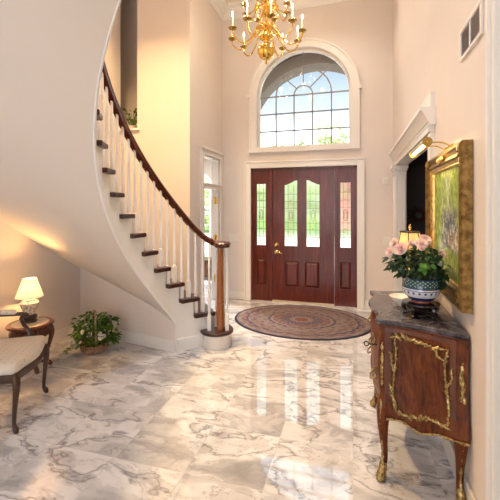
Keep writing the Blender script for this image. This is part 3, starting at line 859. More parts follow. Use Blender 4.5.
for i in range(17):
    t = R(149)+(R(128.5)-R(149))*i/16; r = rface(t)
    rows.append([pol(r-.013, t, 0), pol(r-.013, t, .12), pol(r-.004, t, .13), pol(r+.004, t, .13), pol(r+.004, t, 0)])
bb.grid(rows, wrap=True, caps=True); bb.build('skirting', M['balwhite'], st, world=True, recalc=True)
# handrail
RB = RS+.045; RAIL = .812
NEWEL = (-1.372, 3.598)
def railz(k):
    z = RISE*k + RAIL
    if k < 2.6:
        zl = 1.068; u = max(0, (k-.8))/1.8
        zz = RISE*2.6+RAIL
        z = zl + (zz-zl)*u**1.5
    return z
pts = []
n = 120
for i in range(n+1):
    k = 20 - (20-1.0)*i/n; t = ang(k); r = RB
    pts.append(pol(r, t, railz(k)+.03))
last = Vector(pts[-1]); N0 = Vector((NEWEL[0], NEWEL[1], 1.098))
# ease in to the volute
pts += [tuple(last.lerp(N0, .5)+Vector((.012,-.0,0))), tuple(N0)]
hr = MB()
prof = [(-.030,-.012),(-.026,-.028),(.026,-.028),(.030,-.012),(.026,0.0),(.031,.012),(.022,.028),(0,.034),(-.022,.028),(-.031,.012),(-.026,0)]
rows = []
P = [Vector(p) for p in pts]
for i, p in enumerate(P):
    tg = (P[min(i+1, len(P)-1)]-P[max(i-1, 0)]); tg.normalize()
    side = tg.cross(Vector((0,0,1))).normalized(); up = side.cross(tg).normalized()
    rows.append([p+side*a+up*b for a, b in prof])
hr.grid(rows, wrap=True, caps=True)
hr.build('handrail', M['rail'], st, world=True, recalc=True, ang=50)
MB().lathe([(.0,-.032),(.074,-.032),(.088,-.016),(.084,-.004),(.092,.010),(.076,.026),(.03,.034),(0,.035)], (NEWEL[0]+.022, NEWEL[1]+.006, 1.098), 28).build('rail_volute', M['rail'], st, world=True)
# newel post
nz = RISE
MB().lathe([(.039,0),(.039,.27),(.035,.285),(.041,.30),(.035,.315),(.037,.34),(.034,.55),(.029,.82),(.034,.84),(.029,.855),(.030,.895)], (NEWEL[0], NEWEL[1], nz), 18).build('newel_post', M['newel'], st, world=True)
# balusters
def baluster(x, y, z0, z1, rot):
    m = MB(); h = .165; s = .0185
    q = []
    for zz in (z0, z0+h):
        for a in range(4):
            an = rot+PI/4+a*PI/2; q.append((x+s*1.414*math.cos(an), y+s*1.414*math.sin(an), zz))
    m.add(q, [(3,2,1,0),(4,5,6,7)]+[(i,(i+1)%4,(i+1)%4+4,i+4) for i in range(4)])
    L = z1-z0-h
    m.lathe([(.017,0),(.011,.006),(.018,.014),(.011,.022),(.015,.04),(.0165,.08),(.0145,.20),(.012,L*.72-.03),(.016,L*.72-.012),(.012,L*.72),(.016,L*.72+.012),(.012,L*.72+.03),(.0105,L+.02)], (x,y,z0+h), 10)
    return m.build('baluster', M['balwhite'], st, world=True, ang=40)
for k in range(2, NS+1):
    for off in (-.25, .25):
        kk = k+off; t = ang(kk); x, y, _ = pol(RB, t, 0)
        baluster(x, y, RISE*k, railz(kk)+.003, t)
for lat_, dep_ in ((-.115,-.02),(.075,-.01),(-.05,.115),(.03,.10)):
    baluster(NEWEL[0]+lat_*.9608-dep_*.2773, NEWEL[1]+lat_*.2773+dep_*.9608, RISE, 1.085, R(16))

# ------------------------------------------------------------------ CHANDELIER
ch = thing('chandelier', 'large brass candelabra chandelier with lit candle bulbs hanging before the arched window', 'chandelier', (-1.003, 4.186, ZC))
def Z(z): return z-ZC
body = MB().lathe([(0,3.215),(.012,3.225),(.018,3.24),(.010,3.255),(.012,3.27),(.045,3.28),(.085,3.31),(.103,3.36),(.103,3.385),(.108,3.39),(.103,3.395),(.095,3.43),(.055,3.465),(.025,3.48),(.03,3.50),(.07,3.52),(.088,3.55),(.085,3.57),(.05,3.60),(.025,3.62),(.022,3.66),(.045,3.68),(.05,3.70),(.022,3.73),(.02,3.78),(.055,3.81),(.06,3.84),(.03,3.88),(.022,3.95),(.04,3.97),(.022,4.0),(.018,4.10),(.03,4.12),(.012,4.15),(.01,4.2)], (0,0,-ZC), 24)
body.build('body', M['brass'], ch)
cn = MB()
for i in range(15):
    z = 4.20+i*.035; n = 10; ax = i % 2
    cn.tube([((.012*math.cos(2*PI*j/n)) if ax else 0, 0 if ax else .012*math.cos(2*PI*j/n), Z(z)+.022*math.sin(2*PI*j/n)) for j in range(n)], .003, 5, closed=True)
cn.build('chain', M['brass'], ch); MB().lathe([(.01,-.09),(.02,-.06),(.065,-.02),(.07,0)], (0,0,0), 20).build('canopy', M['brass'], ch)
def candle_arm(phi, r, zc, zs, dip):
    ca, sa = math.cos(phi), math.sin(phi)
    def P(rr, z): return (rr*ca, rr*sa, Z(z))
    ctrl = [(.03, zs), (.07, zs+.05), (.12, zs+.03), (.16, zs-.06), (.16+(r-.16)*.25, zc-dip*.75), (.16+(r-.16)*.5, zc-dip*1.08), (.16+(r-.16)*.75, zc-dip), (r-.005, zc-dip*.55), (r, zc-.015)]
    # smooth by Catmull-Rom
    pts = []
    for i in range(len(ctrl)-1):
        p0, p1, p2, p3 = ctrl[max(i-1,0)], ctrl[i], ctrl[i+1], ctrl[min(i+2,len(ctrl)-1)]
        for s in (0,.33,.66):
            f = lambda a,b,c,d: .5*((2*b)+(-a+c)*s+(2*a-5*b+4*c-d)*s*s+(-a+3*b-3*c+d)*s**3)
            pts.append(P(f(p0[0],p1[0],p2[0],p3[0]), f(p0[1],p1[1],p2[1],p3[1])))
    pts.append(P(*ctrl[-1]))
    m = MB().tube(pts, .009, 8)
    # small scroll on the arm
    m.tube([P(.10+.035*math.cos(a*.6)*(1-a/14), zs-.03+.035*math.sin(a*.6)*(1-a/14)) for a in range(12)], .005, 6)
    m.ell(P(.16+(r-.16)*.5, zc-dip*1.08), (.014,.014,.014), 8, 6)
    arm = m.build('arm', M['brass'], ch)
    x, y, _ = P(r, 0)
    MB().lathe([(.0,-.03),(.012,-.025),(.014,-.012),(.040,-.006),(.050,.006),(.046,.007),(.02,.0),(.0,.0)], (x,y,Z(zc)), 18).build('drip_pan', M['brassdark'], arm)
    MB().lathe([(.016,0),(.011,.01),(.017,.02),(.015,.035),(.012,.04)], (x,y,Z(zc)), 12).build('candle_cup', M['brass'], arm)
    MB().lathe([(.0105,.035),(.0105,.135),(.004,.138)], (x,y,Z(zc)), 12).build('candle', M['candle'], arm)
    MB().lathe([(.003,.135),(.009,.148),(.010,.158),(.006,.178),(.001,.198)], (x,y,Z(zc)), 10).build('bulb', M['flame'], arm)
for k in range(10): candle_arm(R(58+36*k+16.1), .43, 3.57, 3.62, .13)
for k in range(8): candle_arm(R(20+45*k+16.1), .27, 3.88, 3.90, .09)

# ------------------------------------------------------------------ RUG
r = MB(); n = 96
prof = [(0,.010),(.5,.011),(.95,.011),(1.0,.009),(1.004,.004),(1.004,.0)]
rows = [[(.9*q*math.cos(2*PI*i/n), .7*q*math.sin(2*PI*i/n), z+.001) for i in range(n)] for q, z in prof]
rows[0] = [(.001*math.cos(2*PI*i/n), .001*math.sin(2*PI*i/n), .011) for i in range(n)]
r.grid(rows, wrap=True)
ro = r.build('oval_rug', M['rug']); ro.location = (-.655, 4.73, 0)
tag(ro, 'oval patterned wool rug in muted red and navy lying before the front door', 'rug')

# ------------------------------------------------------------------ helper: cabriole leg
def cat(ctrl, steps=4):
    pts = []
    for i in range(len(ctrl)-1):
        p0, p1, p2, p3 = ctrl[max(i-1,0)], ctrl[i], ctrl[i+1], ctrl[min(i+2,len(ctrl)-1)]
        for j in range(steps):
            s = j/steps
            pts.append(tuple(.5*((2*b)+(-a+c)*s+(2*a-5*b+4*c-d)*s*s+(-a+3*b-3*c+d)*s**3) for a,b,c,d in zip(p0,p1,p2,p3)))
    pts.append(tuple(ctrl[-1])); return pts
def cab(m, base, out, prof, steps=4, n=10):
    """prof: (outward offset, z, radius)"""
    o = Vector((out[0], out[1])).normalized()
    ctrl = [(base[0]+o.x*d, base[1]+o.y*d, z, r) for d, z, r in prof]
    pts = cat(ctrl, steps)
    m.tube([p[:3] for p in pts], [max(.004, p[3]) for p in pts], n)
    return m
def ormolu(m, pts, r, blobs=.5, seed=1, jit=1.0, leafy=True):
    rnd = random.Random(seed); P = [Vector(p) for p in pts]; Q = []
    for i in range(len(P)-1):
        L = (P[i+1]-P[i]).length; n = max(2, int(L/.012))
        for j in range(n): Q.append(P[i].lerp(P[i+1], j/n))
    Q.append(P[-1])
    rad = [r*(1+.35*math.sin(i*1.1)+.25*rnd.uniform(-1,1)) for i in range(len(Q))]
    m.tube(Q, rad, 7)
    for i in range(0, len(Q)-1, 2):
        if rnd.random() < blobs:
            t = (Q[i+1]-Q[i]).normalized(); rot = t.to_track_quat('Z', 'Y').to_matrix() @ Matrix.Rotation(rnd.uniform(-.9,.9), 3, 'X')
            s = r*rnd.uniform(1.0, 2.0)*jit
            m.ell(Q[i]+Vector((rnd.uniform(-.6,.6),rnd.uniform(-.2,.2),rnd.uniform(-.6,.6)))*r, (s*.55, s*.5, s*1.6), 7, 5, rot)
    return m

# ------------------------------------------------------------------ COMMODE
cm = thing('commode_chest', 'small bombe commode of figured veneer with gilt bronze mounts and grey marble top', 'commode', (.335, 2.465, 0))
YC = 2.465
def outline(off=0, bulge=0):
    """plan outline of the near half, from wall to front centre then mirrored; y relative to YC"""
    half = [(.545, -.475), (.50, -.465), (.42, -.425), (.33, -.385), (.24, -.355), (.185, -.350), (.155, -.352), (.128, -.335), (.135, -.300), (.150, -.25), (.142, -.17), (.118, -.09), (.108, 0)]
    full = half + [(x, -y) for x, y in half[-2::-1]]
    res = []
    for x, y in full:
        v = Vector((x-.36, y)); L = v.length
        res.append((x-(off+bulge)*(.36-x)/.25*(1 if x < .36 else 0), y+math.copysign(off+bulge, y)*(min(1, abs(y)/.2))))
    return res
def ring(off, bulge, z): return [(x, YC+y, z) for x, y in outline(off, bulge)]
body = MB()
levels = [(.845, -.022, 0), (.82, -.020, 0), (.78, -.022, .004), (.70, -.022, .012), (.62, -.022, .016), (.54, -.022, .012), (.46, -.022, .002), (.40, -.022, -.006)]
rows = [ring(o, b, z) for z, o, b in levels]
# scalloped apron row
ol = outline(-.022, -.010); rr = []
for i, (x, y) in enumerate(ol):
    s = abs(y)
    if s > .34: # side: u along x
        t = min(1, max(0, (x-.15)/.39)); z = .325 + .028*math.cos(t*4*PI) - (.03 if (t < .06 or t > .94) else 0)
        z = .345 - .035*math.exp(-((t-.5)/.12)**2) + (-.04 if t < .05 else 0)
    else:
        t = s/.34; z = .33 - .03*math.exp(-(t/.3)**2) + (-.03 if t > .9 else 0)
    rr.append((x, YC+y, z))
rows.append(rr)
body.grid(rows, wrap=True); 
body.add([rows[0][i] for i in range(len(rows[0]))], [tuple(range(len(rows[0])))])
body.build('body', M['kingwood'], cm, world=True, ang=50, recalc=True)
# marble top with moulded edge
tp = MB()
rows = [ring(-.012, 0, .845), ring(.004, 0, .848), ring(.010, 0, .856), ring(.006, 0, .862), ring(.012, 0, .868), ring(.008, 0, .875)]
n = len(rows[0])
tp.grid(rows, wrap=True); o = len(tp.v); tp.add(rows[-1], [tuple(range(n))]); tp.add(rows[0], [tuple(range(n-1,-1,-1))])
tp.build('marble_top', M['marbledark'], cm, world=True, ang=40, recalc=True)
# side point on the near side, t 0 (front) .. 1 (wall)
def sidep(t, z, out=0):
    a = Vector((.140, 2.122)); b = Vector((.535, 2.004)); p = a.lerp(b, t); nrm = Vector((-.286, -.958))
    bl = .012*math.sin(PI*min(1, max(0, (z-.42)/.4))) + .016*math.sin(PI*t)*-0.0
    # follow the actual outline
    pts = [(x, YC+y) for x, y in outline(-.022, bl)][:8]
    for (x0, y0), (x1, y1) in zip(pts[:-1], pts[1:]):
        if min(x0, x1)-1e-6 <= p.x <= max(x0, x1)+1e-6:
            q = (p.x-x0)/(x1-x0) if abs(x1-x0) > 1e-6 else 0; return (p.x+nrm.x*out, y0+(y1-y0)*q+nrm.y*out, z)
    return (p.x, p.y-out, z)
# lighter veneer border bands on the side
bd = MB()
def strip(ts, zs, w, vertical, out=.0022):
    rows = []
    if vertical:
        for z in [zs[0]+(zs[1]-zs[0])*i/10 for i in range(11)]: rows.append([sidep(ts-w/2, z, out), sidep(ts+w/2, z, out)])
    else:
        for t in [ts[0]+(ts[1]-ts[0])*i/14 for i in range(15)]: rows.append([sidep(t, zs-w/2, out), sidep(t, zs+w/2, out)])
    bd.grid(rows)
strip(.115, (.42,.83), .09, True); strip(.86, (.42,.83), .06, True); strip((.07,.89), .826, .022, False)
bd.build('veneer_border', M['veneerborder'], cm, world=True, ang=60)
# ormolu frame on the side
fr = MB(); zt, zb = .792, .392
top = [sidep(.2+.6*i/14, zt+.012*math.sin(i/14*PI*2)*.6-.01*(i/14), .006) for i in range(15)]
rightp = [sidep(.8-.02*math.sin(i/12*PI*2), zt-.02-(zt-zb-.03)*i/12, .006) for i in range(13)]
bot = [sidep(.8-.6*i/14, zb+.012*math.sin(i/14*PI*2), .006) for i in range(15)]
left = [sidep(.2-.02*math.sin(i/12*PI*2), zb+.01+(zt-zb-.01)*i/12, .006) for i in range(13)]
for i, pth in enumerate((top, rightp, bot, left)): ormolu(fr, pth, .0052, .95, 11+i, 1.8)
ormolu(fr, [sidep(.68, .775, .006), sidep(.70, .735, .006), sidep(.78, .72, .006)], .0055, 1, 5, 1.3)
ormolu(fr, [sidep(.84, .68, .006), sidep(.86, .64, .006), sidep(.80, .59, .006)], .0055, 1, 6, 1.3)
ormolu(fr, [sidep(.15, .70, .006), sidep(.17, .64, .006), sidep(.19, .60, .006)], .0055, 1, 7, 1.3)
ormolu(fr, [sidep(.15, .52, .006), sidep(.18, .47, .006), sidep(.22, .42, .006)], .0055, 1, 8, 1.3)
fr.build('gilt_panel_frame', M['ormolu'], cm, world=True)
# apron trim
ap = MB(); nP = len(ol)
near = [(x-.0, YC+y-.004, rr[i][2]+.003) for i, (x, y) in enumerate(ol) if y < -.33]
ormolu(ap, [(p[0]-.002, p[1]-.003, p[2]) for p in near], .0055, .25, 21, .7)
frt = [(x-.004, YC+y, rr[i][2]+.003) for i, (x, y) in enumerate(ol) if abs(y) <= .335]
ormolu(ap, frt, .005, .25, 22, .7)
ap.build('gilt_apron_trim', M['ormolu'], cm, world=True)
# legs + mounts
def comleg(x, y, out, front=True):
    m = MB()
    cab(m, (x, y), out, [(-.012,.46,.030),(.004,.40,.036),(.016,.34,.034),(.016,.27,.027),(.006,.19,.020),(-.002,.12,.017),(.012,.06,.018),(.036,.025,.022),(.046,.006,.018)], 4, 12)
    lg = m.build('leg', M['kingwood'], cm, world=True)
    g = MB(); o = Vector(out).normalized()
    def Q(d, z): return (x+o.x*d, y+o.y*d, z)
    ormolu(g, [Q(.034,.43), Q(.044,.36), Q(.038,.29), Q(.024,.20), Q(.016,.12), Q(.030,.06), Q(.056,.03)], .0055, .6, int(abs(x*100))+int(y*10), 1)
    cab(g, (x, y), out, [(.008,.085,.019),(.024,.045,.023),(.042,.022,.025),(.052,.004,.020)], 3, 10)
    g.build('gilt_leg_mount', M['ormolu'], lg, world=False)
    for vv in bpy.data.objects[lg.name].children[0].data.vertices:
        vv.co.x -= cm.location[0]; vv.co.y -= cm.location[1]
comleg(.168, YC-.345, (-.62,-1)); comleg(.168, YC+.345, (-.62,1))
comleg(.518, YC-.440, (-.02,-1)); comleg(.518, YC+.440, (-.02,1))
# corner posts mounts
for sgn in (-1, 1):
    pm = MB(); x, y = .158, YC+sgn*.346
    ormolu(pm, [(x, y, .82), (x, y+sgn*.004, .74), (x, y+sgn*.008, .62), (x, y+sgn*.002, .50), (x, y-sgn*.004, .42)], .0085, .95, 31+sgn, 1.0)
    pm.ell((x, y, .80), (.014,.010,.020)); pm.ell((x, y+sgn*.006, .66), (.012,.010,.026))
    pm.build('gilt_corner_mount', M['ormolu'], cm, world=True)
    pm = MB(); x, y = .520, YC+sgn*.462
    ormolu(pm, [(x, y+sgn*.002, .79), (x, y+sgn*.010, .70), (x, y+sgn*.014, .60), (x, y+sgn*.006, .48), (x, y-sgn*.004, .38)], .0115, .95, 41+sgn, 1.1)
    pm.tube([(x-.026,y+sgn*.000,.80),(x+.022,y+sgn*.008,.80)], .013, 8); pm.ell((x,y+sgn*.006,.77), (.018,.012,.022)); 
    for e_ in (-1, 1): pm.ell((x+e_*.018,y+sgn*.006,.80), (.012,.012,.014))
    pm.build('gilt_corner_mount', M['ormolu'], cm, world=True)
# drawers on the front: two drawer fronts with handles
for i, (z0, z1) in enumerate(((.60,.80),(.40,.585))):
    ol2 = [(x, y) for x, y in outline(-.022, .013 if i == 0 else .008) if abs(y) <= .30]
    d = MB(); rows = [[(x-.006, YC+y, z) for x, y in ol2] for z in (z0, z1)]
    rows2 = [[(x+.01, YC+y, z) for x, y in ol2] for z in (z1, z0)]
    d.grid(rows+rows2, caps=False); do = d.build('drawer', M['kingwood'], cm, world=True, recalc=True)
    for sy in (-.19, .19):
        xx = min(x for x, y in ol2 if abs(y-sy) < .12)
        h = MB(); hz = (z0+z1)/2
        h.tube([(xx-.008, YC+sy-.05, hz+.01), (xx-.03, YC+sy-.035, hz-.012), (xx-.032, YC+sy, hz-.022), (xx-.03, YC+sy+.035, hz-.012), (xx-.008, YC+sy+.05, hz+.01)], .005, 6)
        h.ell((xx-.006, YC+sy-.05, hz+.01), (.008,.014,.018)); h.ell((xx-.006, YC+sy+.05, hz+.01), (.008,.014,.018))
        ho = h.build('drawer_handle', M['ormolu'], do)
        for vv in ho.data.vertices: vv.co.x -= cm.location[0]; vv.co.y -= cm.location[1]
ky = MB(); ky.tube([(.135, 2.20, .70), (.088, 2.20, .70)], .004, 6)
ky.tube([(.075+.013*math.cos(a*PI/6), 2.20, .70+.013*math.sin(a*PI/6)) for a in range(12)], .0035, 6, closed=True)
ky.build('key', M['black'], cm, world=True)

# ------------------------------------------------------------------ things on the commode
TZ = .875
# carved black stand
sx, sy = .375, 2.245
sd = thing('carved_wood_stand', 'black carved wooden stand under the blue and white planter', 'stand', (sx, sy, TZ))
s = MB().lathe([(0,.058),(.082,.058),(.090,.064),(.090,.070),(.080,.074),(0,.074)], n=28); s.build('stand_top', M['ebony'], sd)
s = MB().lathe([(.064,.036),(.074,.040),(.078,.052),(.070,.058)], n=24); s.build('apron', M['ebony'], sd)
for k in range(5):
    a = 2*PI*k/5+.3; m = MB(); cab(m, (.07*math.cos(a), .07*math.sin(a)), (math.cos(a), math.sin(a)), [(-.004,.058,.012),(.010,.048,.014),(.012,.034,.011),(.002,.018,.008),(.006,.008,.009),(.016,.004,.006)], 3, 8)
    m.build('leg', M['ebony'], sd)
m = MB(); m.tube([(.052*math.cos(a*PI/10), .052*math.sin(a*PI/10), .010) for a in range(20)], .006, 6, closed=True)
for k in range(5):
    a = 2*PI*k/5+.3; m.tube([(0,0,.010),(.075*math.cos(a),.075*math.sin(a),.010)], .006, 6)
m.build('stretcher', M['ebony'], sd)
for c_ in sd.children:
    for vv in c_.data.vertices: vv.co.x *= 1.12; vv.co.y *= 1.12; vv.co.z *= 1.135
# planter with roses
pt = thing('potted_rose_bush', 'pink rose bush in a blue and white ceramic planter on the commode', 'potted plant', (sx, sy, TZ+.084))
PB = .135
MB().lathe([(0,0),(.046,0),(.046,.008),(.058,.018),(.076,.036),(.087,.060),(.090,.078),(.087,.084),(.086,.120),(.090,.134),(.094,.140),(.086,.141),(.080,.130),(.078,.09),(.04,.05),(0,.04)], n=36).build('planter_bowl', M['bowl'], pt, ang=40)
for vv in pt.children[0].data.vertices: vv.co.x *= 1.14; vv.co.y *= 1.14
MB().lathe([(0,.118),(.079,.118),(.079,.122),(0,.124)], n=24).build('soil', M['soil'], pt)
rnd = random.Random(5)
st_ = MB(); lf = MB(); lb = MB()
def rose_mesh(r, seed=0):
    m = MB(); rd = random.Random(seed)
    for layer, (cnt, rr, h, op) in enumerate(((3,.28,.62,.15),(4,.5,.62,.4),(5,.78,.5,.75),(6,1.0,.35,1.15))):
        for i in range(cnt):
            a0 = 2*PI*i/cnt+layer*.7+rd.uniform(-.2,.2); w = 2*PI/cnt*.75
            rows = []
            for u in range(4):
                tt = u/3; row = []
                for q in range(5):
                    s = (q-2)/2; a = a0+s*w*(.45+.55*math.sin(tt*PI*.62)); rad = r*(.12+(rr-.12)*math.sin(tt*PI*.5)+ (.16*op*tt**3))
                    z = r*(-.45+(h+.45)*tt - .22*op*tt**3 - .13*s*s*tt)
                    row.append((rad*math.cos(a), rad*math.sin(a), z))
                rows.append(row)
            m.grid(rows)
    m.ell((0,0,-.1*r), (.3*r,.3*r,.5*r), 8, 6)
    return m
CS, SN = math.cos(R(16.1)), math.sin(R(16.1))
def cam2w(l, d):   # lateral (right) and depth offset seen from the doorway side
    return (l*CS - d*SN, l*SN + d*CS)
top = Vector((0,0,.12))
tips = []
roses = [(-.190,-.02,.287,.020),(-.138,-.05,.307,.031),(-.149,.02,.335,.024),(-.046,.02,.330,.019),(-.010,-.03,.333,.029),(.023,.0,.353,.031),(.040,.03,.352,.018),(-.02,-.05,.310,.015),(.108,-.03,.278,.022)]
for i, (l, d, h, rr) in enumerate(roses):
    ox, oy = cam2w(l, d); 
    if ox + sx > .50: ox = .50 - sx
    tip = Vector((ox, oy, h))
    midp = Vector((ox*.45, oy*.45, .12+(h-.12)*.62))
    pth = cat([(rnd.uniform(-.02,.02), rnd.uniform(-.02,.02), .12), tuple(midp), tuple(tip)], 4)
    st_.tube(pth, .0028, 5)
    ro_ = rose_mesh(rr, i)
    rot = (Vector((ox, oy-.12, .10))).to_track_quat('Z', 'Y').to_matrix()
    ro_.v = [tuple(rot @ Vector(v) + tip) for v in ro_.v]
    ro_.build('rose', M['petalpink'], pt, ang=80)
for i in range(150):
    a = rnd.uniform(0, 2*PI); rr = .17*math.sqrt(rnd.random()); l = rr*math.cos(a)*1.05; d = rr*math.sin(a)*.6
    ox, oy = cam2w(l, d); h = .15 + rnd.random()**.75*(.185 - rr*.50)
    if d < -.03 and h < .165: h = .175
    if ox+sx > .48: ox = .48-sx
    p = Vector((ox, oy, h)); di = Vector((ox+rnd.uniform(-.06,.06), oy+rnd.uniform(-.06,.06), rnd.uniform(-.05,.05)))
    if p.x+sx > .44: di.x = -abs(di.x)*.3
    if i % 5 == 0: st_.tube([(ox*.1, oy*.1, .12), (ox*.6, oy*.6, .12+(h-.12)*.75), tuple(p)], .0018, 4)
    for q in range(3):
        dd = di.normalized() + Vector((rnd.uniform(-.7,.7), rnd.uniform(-.7,.7), rnd.uniform(-.4,.35)))
        (lb if i % 17 == 3 else lf).leaf(p, dd, rnd.uniform(.036,.055), rnd.uniform(.022,.034), .3)
# trailing leaves at lower right and left
for (l, d, h) in ((.14,-.06,.16),(.13,-.06,.13),(.14,-.07,.10),(-.13,-.03,.20),(-.15,-.02,.21),(.15,-.06,.19),(.15,-.07,.22),(.145,-.07,.165),(.13,-.08,.12)):
    ox, oy = cam2w(l, d)
    if ox+sx > .49: ox = .49-sx
    for q in range(5): lf.leaf((ox,oy,h), (rnd.uniform(-1,.3), rnd.uniform(-1,1), rnd.uniform(-.9,.2)), .05, .03, .3)
    st_.tube([(ox*.2,oy*.2,.12),(ox*.6,oy*.6,.15+(h-.12)*.4),(ox,oy,h)], .0018, 4)
for (l,d,h) in ((-.045,-.125,.235),(-.04,-.12,.205),(-.01,-.12,.225)):
    ox, oy = cam2w(l,d)
    for q in range(2): lb.leaf((ox,oy,h), (rnd.uniform(-1,1), rnd.uniform(-.6,0), rnd.uniform(-.5,.3)), .036, .026, .2, (0,-1,.4))
st_.build('stems', M['stem'], pt); lf.build('foliage', M['leafdark'], pt, smooth=True, ang=60); lb.build('new_leaves', M['leafbright'], pt, ang=60)

# white dish
di = MB().lathe([(0,.0),(.035,.0),(.038,.008),(.06,.022),(.080,.052),(.083,.058),(.079,.057),(.055,.028),(.03,.015),(0,.013)], n=32).build('shallow_bowl', M['dish'])
di.location = (.305, 2.45, TZ); tag(di, 'cream porcelain bowl on the marble commode top behind the planter', 'bowl')
# small buffet lamp
bl = thing('buffet_lamp', 'small brass lamp with black-trimmed cream pleated shade behind the roses', 'lamp', (.375, 2.66, TZ))
MB().lathe([(0,0),(.055,0),(.055,.012),(.03,.02),(.018,.04),(.028,.07),(.032,.10),(.018,.14),(.012,.17),(.015,.20),(.009,.22),(.006,.34),(0,.34)], n=24).build('base', M['brass'], bl)
def pleat_shade(r0, z0, r1, z1, mt, parent, npl=0, amp=.0):
    n = 96 if npl else 40; rows = []
    for (r, z) in ((r0, z0), ((r0+r1)/2, (z0+z1)/2), (r1, z1)):
        rows.append([((r+amp*math.sin(i*npl*2*PI/n))*math.cos(2*PI*i/n), (r+amp*math.sin(i*npl*2*PI/n))*math.sin(2*PI*i/n), z) for i in range(n)])
    o = MB().grid(rows, wrap=True).build('lamp_shade', mt, parent, ang=60); sm = o.modifiers.new('t', 'SOLIDIFY'); sm.thickness = .002
    return o
so = pleat_shade(.083, .335, .060, .455, M['shade2'], bl, 30, .0012)
tr = MB()
for (r_, z_) in ((.0845,.337),(.0615,.455)): tr.tube([(r_*math.cos(2*PI*i/32), r_*math.sin(2*PI*i/32), z_) for i in range(32)], .0048, 6, closed=True)
for k in range(6):
    a = 2*PI*k/6+.25; tr.tube([(.0845*math.cos(a), .0845*math.sin(a), .337), (.0615*math.cos(a), .0615*math.sin(a), .455)], .0028, 5)
tr.build('shade_trim', M['darktrim'], so)
MB().lathe([(.003,.34),(.003,.468),(.008,.472),(.011,.485),(.006,.497),(.001,.506)], n=14).build('finial', M['brass'], bl)

# ------------------------------------------------------------------ FRAMED PAINTING
py0, py1, pz0, pz1 = 1.945, 2.815, .985, 1.825
fp = thing('framed_painting', 'gilt framed woodland painting with pale streaks and grey rocks above the commode', 'painting', (XR-.002, (py0+py1)/2, pz0))
Wd, Ht = py1-py0, pz1-pz0
fprof = [(0,0),(0,.045),(.012,.056),(.020,.054),(.028,.044),(.045,.038),(.058,.046),(.066,.046),(.074,.036),(.09,.026),(.098,.030),(.104,.020),(.104,0)]
def frame_mesh(lst):
    m = MB(); rows = []
    for (cy, cz, sy_, sz_) in ((-Wd/2,0,1,1),(Wd/2,0,-1,1),(Wd/2,Ht,-1,-1),(-Wd/2,Ht,1,-1)):
        rows.append([(-p, cy+sy_*d, cz+sz_*d) for d, p in lst])
    rows.append(rows[0]); m.grid(rows, wrap=False); return m
frame_mesh(fprof[:9]).build('outer_frame', M['gilt'], fp, ang=35, recalc=True)
frame_mesh(fprof[8:]).build('inner_frame', M['giltlight'], fp, ang=35, recalc=True)
rnd = random.Random(3)
for (cy, cz) in ((-Wd/2+.04,.04),(Wd/2-.04,.04),(-Wd/2+.04,Ht-.04),(Wd/2-.04,Ht-.04)):
    og = MB()
    for q in range(9):
        a = 2*PI*q/9; og.ell((-.050, cy+.024*math.cos(a), cz+.024*math.sin(a)), (.008,.012,.012), 7, 5)
    og.ell((-.052, cy, cz), (.012,.020,.020), 8, 6); og.build('corner_ornament', M['gilt'], fp)
for cz in (.045, Ht-.045):
    og = MB()
    for q in range(-4,5): og.ell((-.050, q*.016, cz+rnd.uniform(-.006,.006)), (.012,.014,.020-abs(q)*.002), 7, 5)
    og.build('center_ornament', M['giltlight'], fp)
MB().box(-.016,-.010,-Wd/2+.09,Wd/2-.09,.09,Ht-.09).build('canvas', M['painting'], fp, smooth=False)
# picture light
pl = thing('picture_light', 'brass tubular picture light mounted over the gilt frame', 'picture light', (XR, 2.38, 1.845))
t_ = MB(); n = 14; L0, L1 = -.235, .235; cxp = -.165
rows = []
for yy in (L0, L1):
    rows.append([(cxp+.024*math.cos(R(-25+230*i/n)), yy, .012+.024*math.sin(R(-25+230*i/n))) for i in range(n+1)] + [(cxp+.021*math.cos(R(205-230*i/n)), yy, .012+.021*math.sin(R(205-230*i/n))) for i in range(n+1)])
t_.grid(rows, wrap=True, caps=True)
for yy in (L0, L1):
    t_.grid([[(cxp+r_*math.cos(2*PI*i/24), yy+e_, .012+r_*math.sin(2*PI*i/24)) for i in range(24)] for r_, e_ in ((.001,-.001),(.026,-.001),(.026,.002),(.001,.002))], wrap=True)
t_.build('light_hood', M['brass'], pl, recalc=True)
MB().tube([(cxp,L0+.02,.008),(cxp,L1-.02,.008)], .010, 10).build('light_tube', mat('lit_picture_tube', (1,.9,.7), .4, emit=(1,.78,.42), estr=6), pl)
a_ = MB()
for yy in (-.07, .07): a_.tube(cat([(cxp+.02, yy, .025), (-.10, yy, .035), (-.05, yy, .030), (-.004, yy, .0)], 4), .0045, 8)
a_.box(-.010, -.001, -.09, .09, -.02, .02)
a_.build('bracket_arms', M['brass'], pl)

# ------------------------------------------------------------------ wall fittings
vt = thing('wall_vent', 'white framed return air vent with two grey grilles high on the right wall', 'vent', (XR, 1.97, 2.35))
v = MB(); hw_, hh = .165, .082
v.box(-.012,0,-hw_,hw_,-hh,-hh+.018); v.box(-.012,0,-hw_,hw_,hh-.018,hh); v.box(-.012,0,-hw_,-hw_+.018,-hh+.018,hh-.018); v.box(-.012,0,hw_-.018,hw_,-hh+.018,hh-.018); v.box(-.012,0,-.005,.005,-hh+.018,hh-.018)
v.build('vent_frame', M['trim'], vt, smooth=False, bevel=.002)
for (a, b) in ((-hw_+.018,-.005),(.005,hw_-.018)):
    g = MB(); g.box(-.004,-.001,a,b,-hh+.018,hh-.018)
    for i in range(14):
        z = -hh+.022+i*(2*hh-.04)/14; g.add([(-.009,a,z),(-.009,b,z),(-.004,b,z+.007),(-.004,a,z+.007)], [(0,1,2,3)])
    g.build('vent_grille', M['vent'], vt, smooth=False)
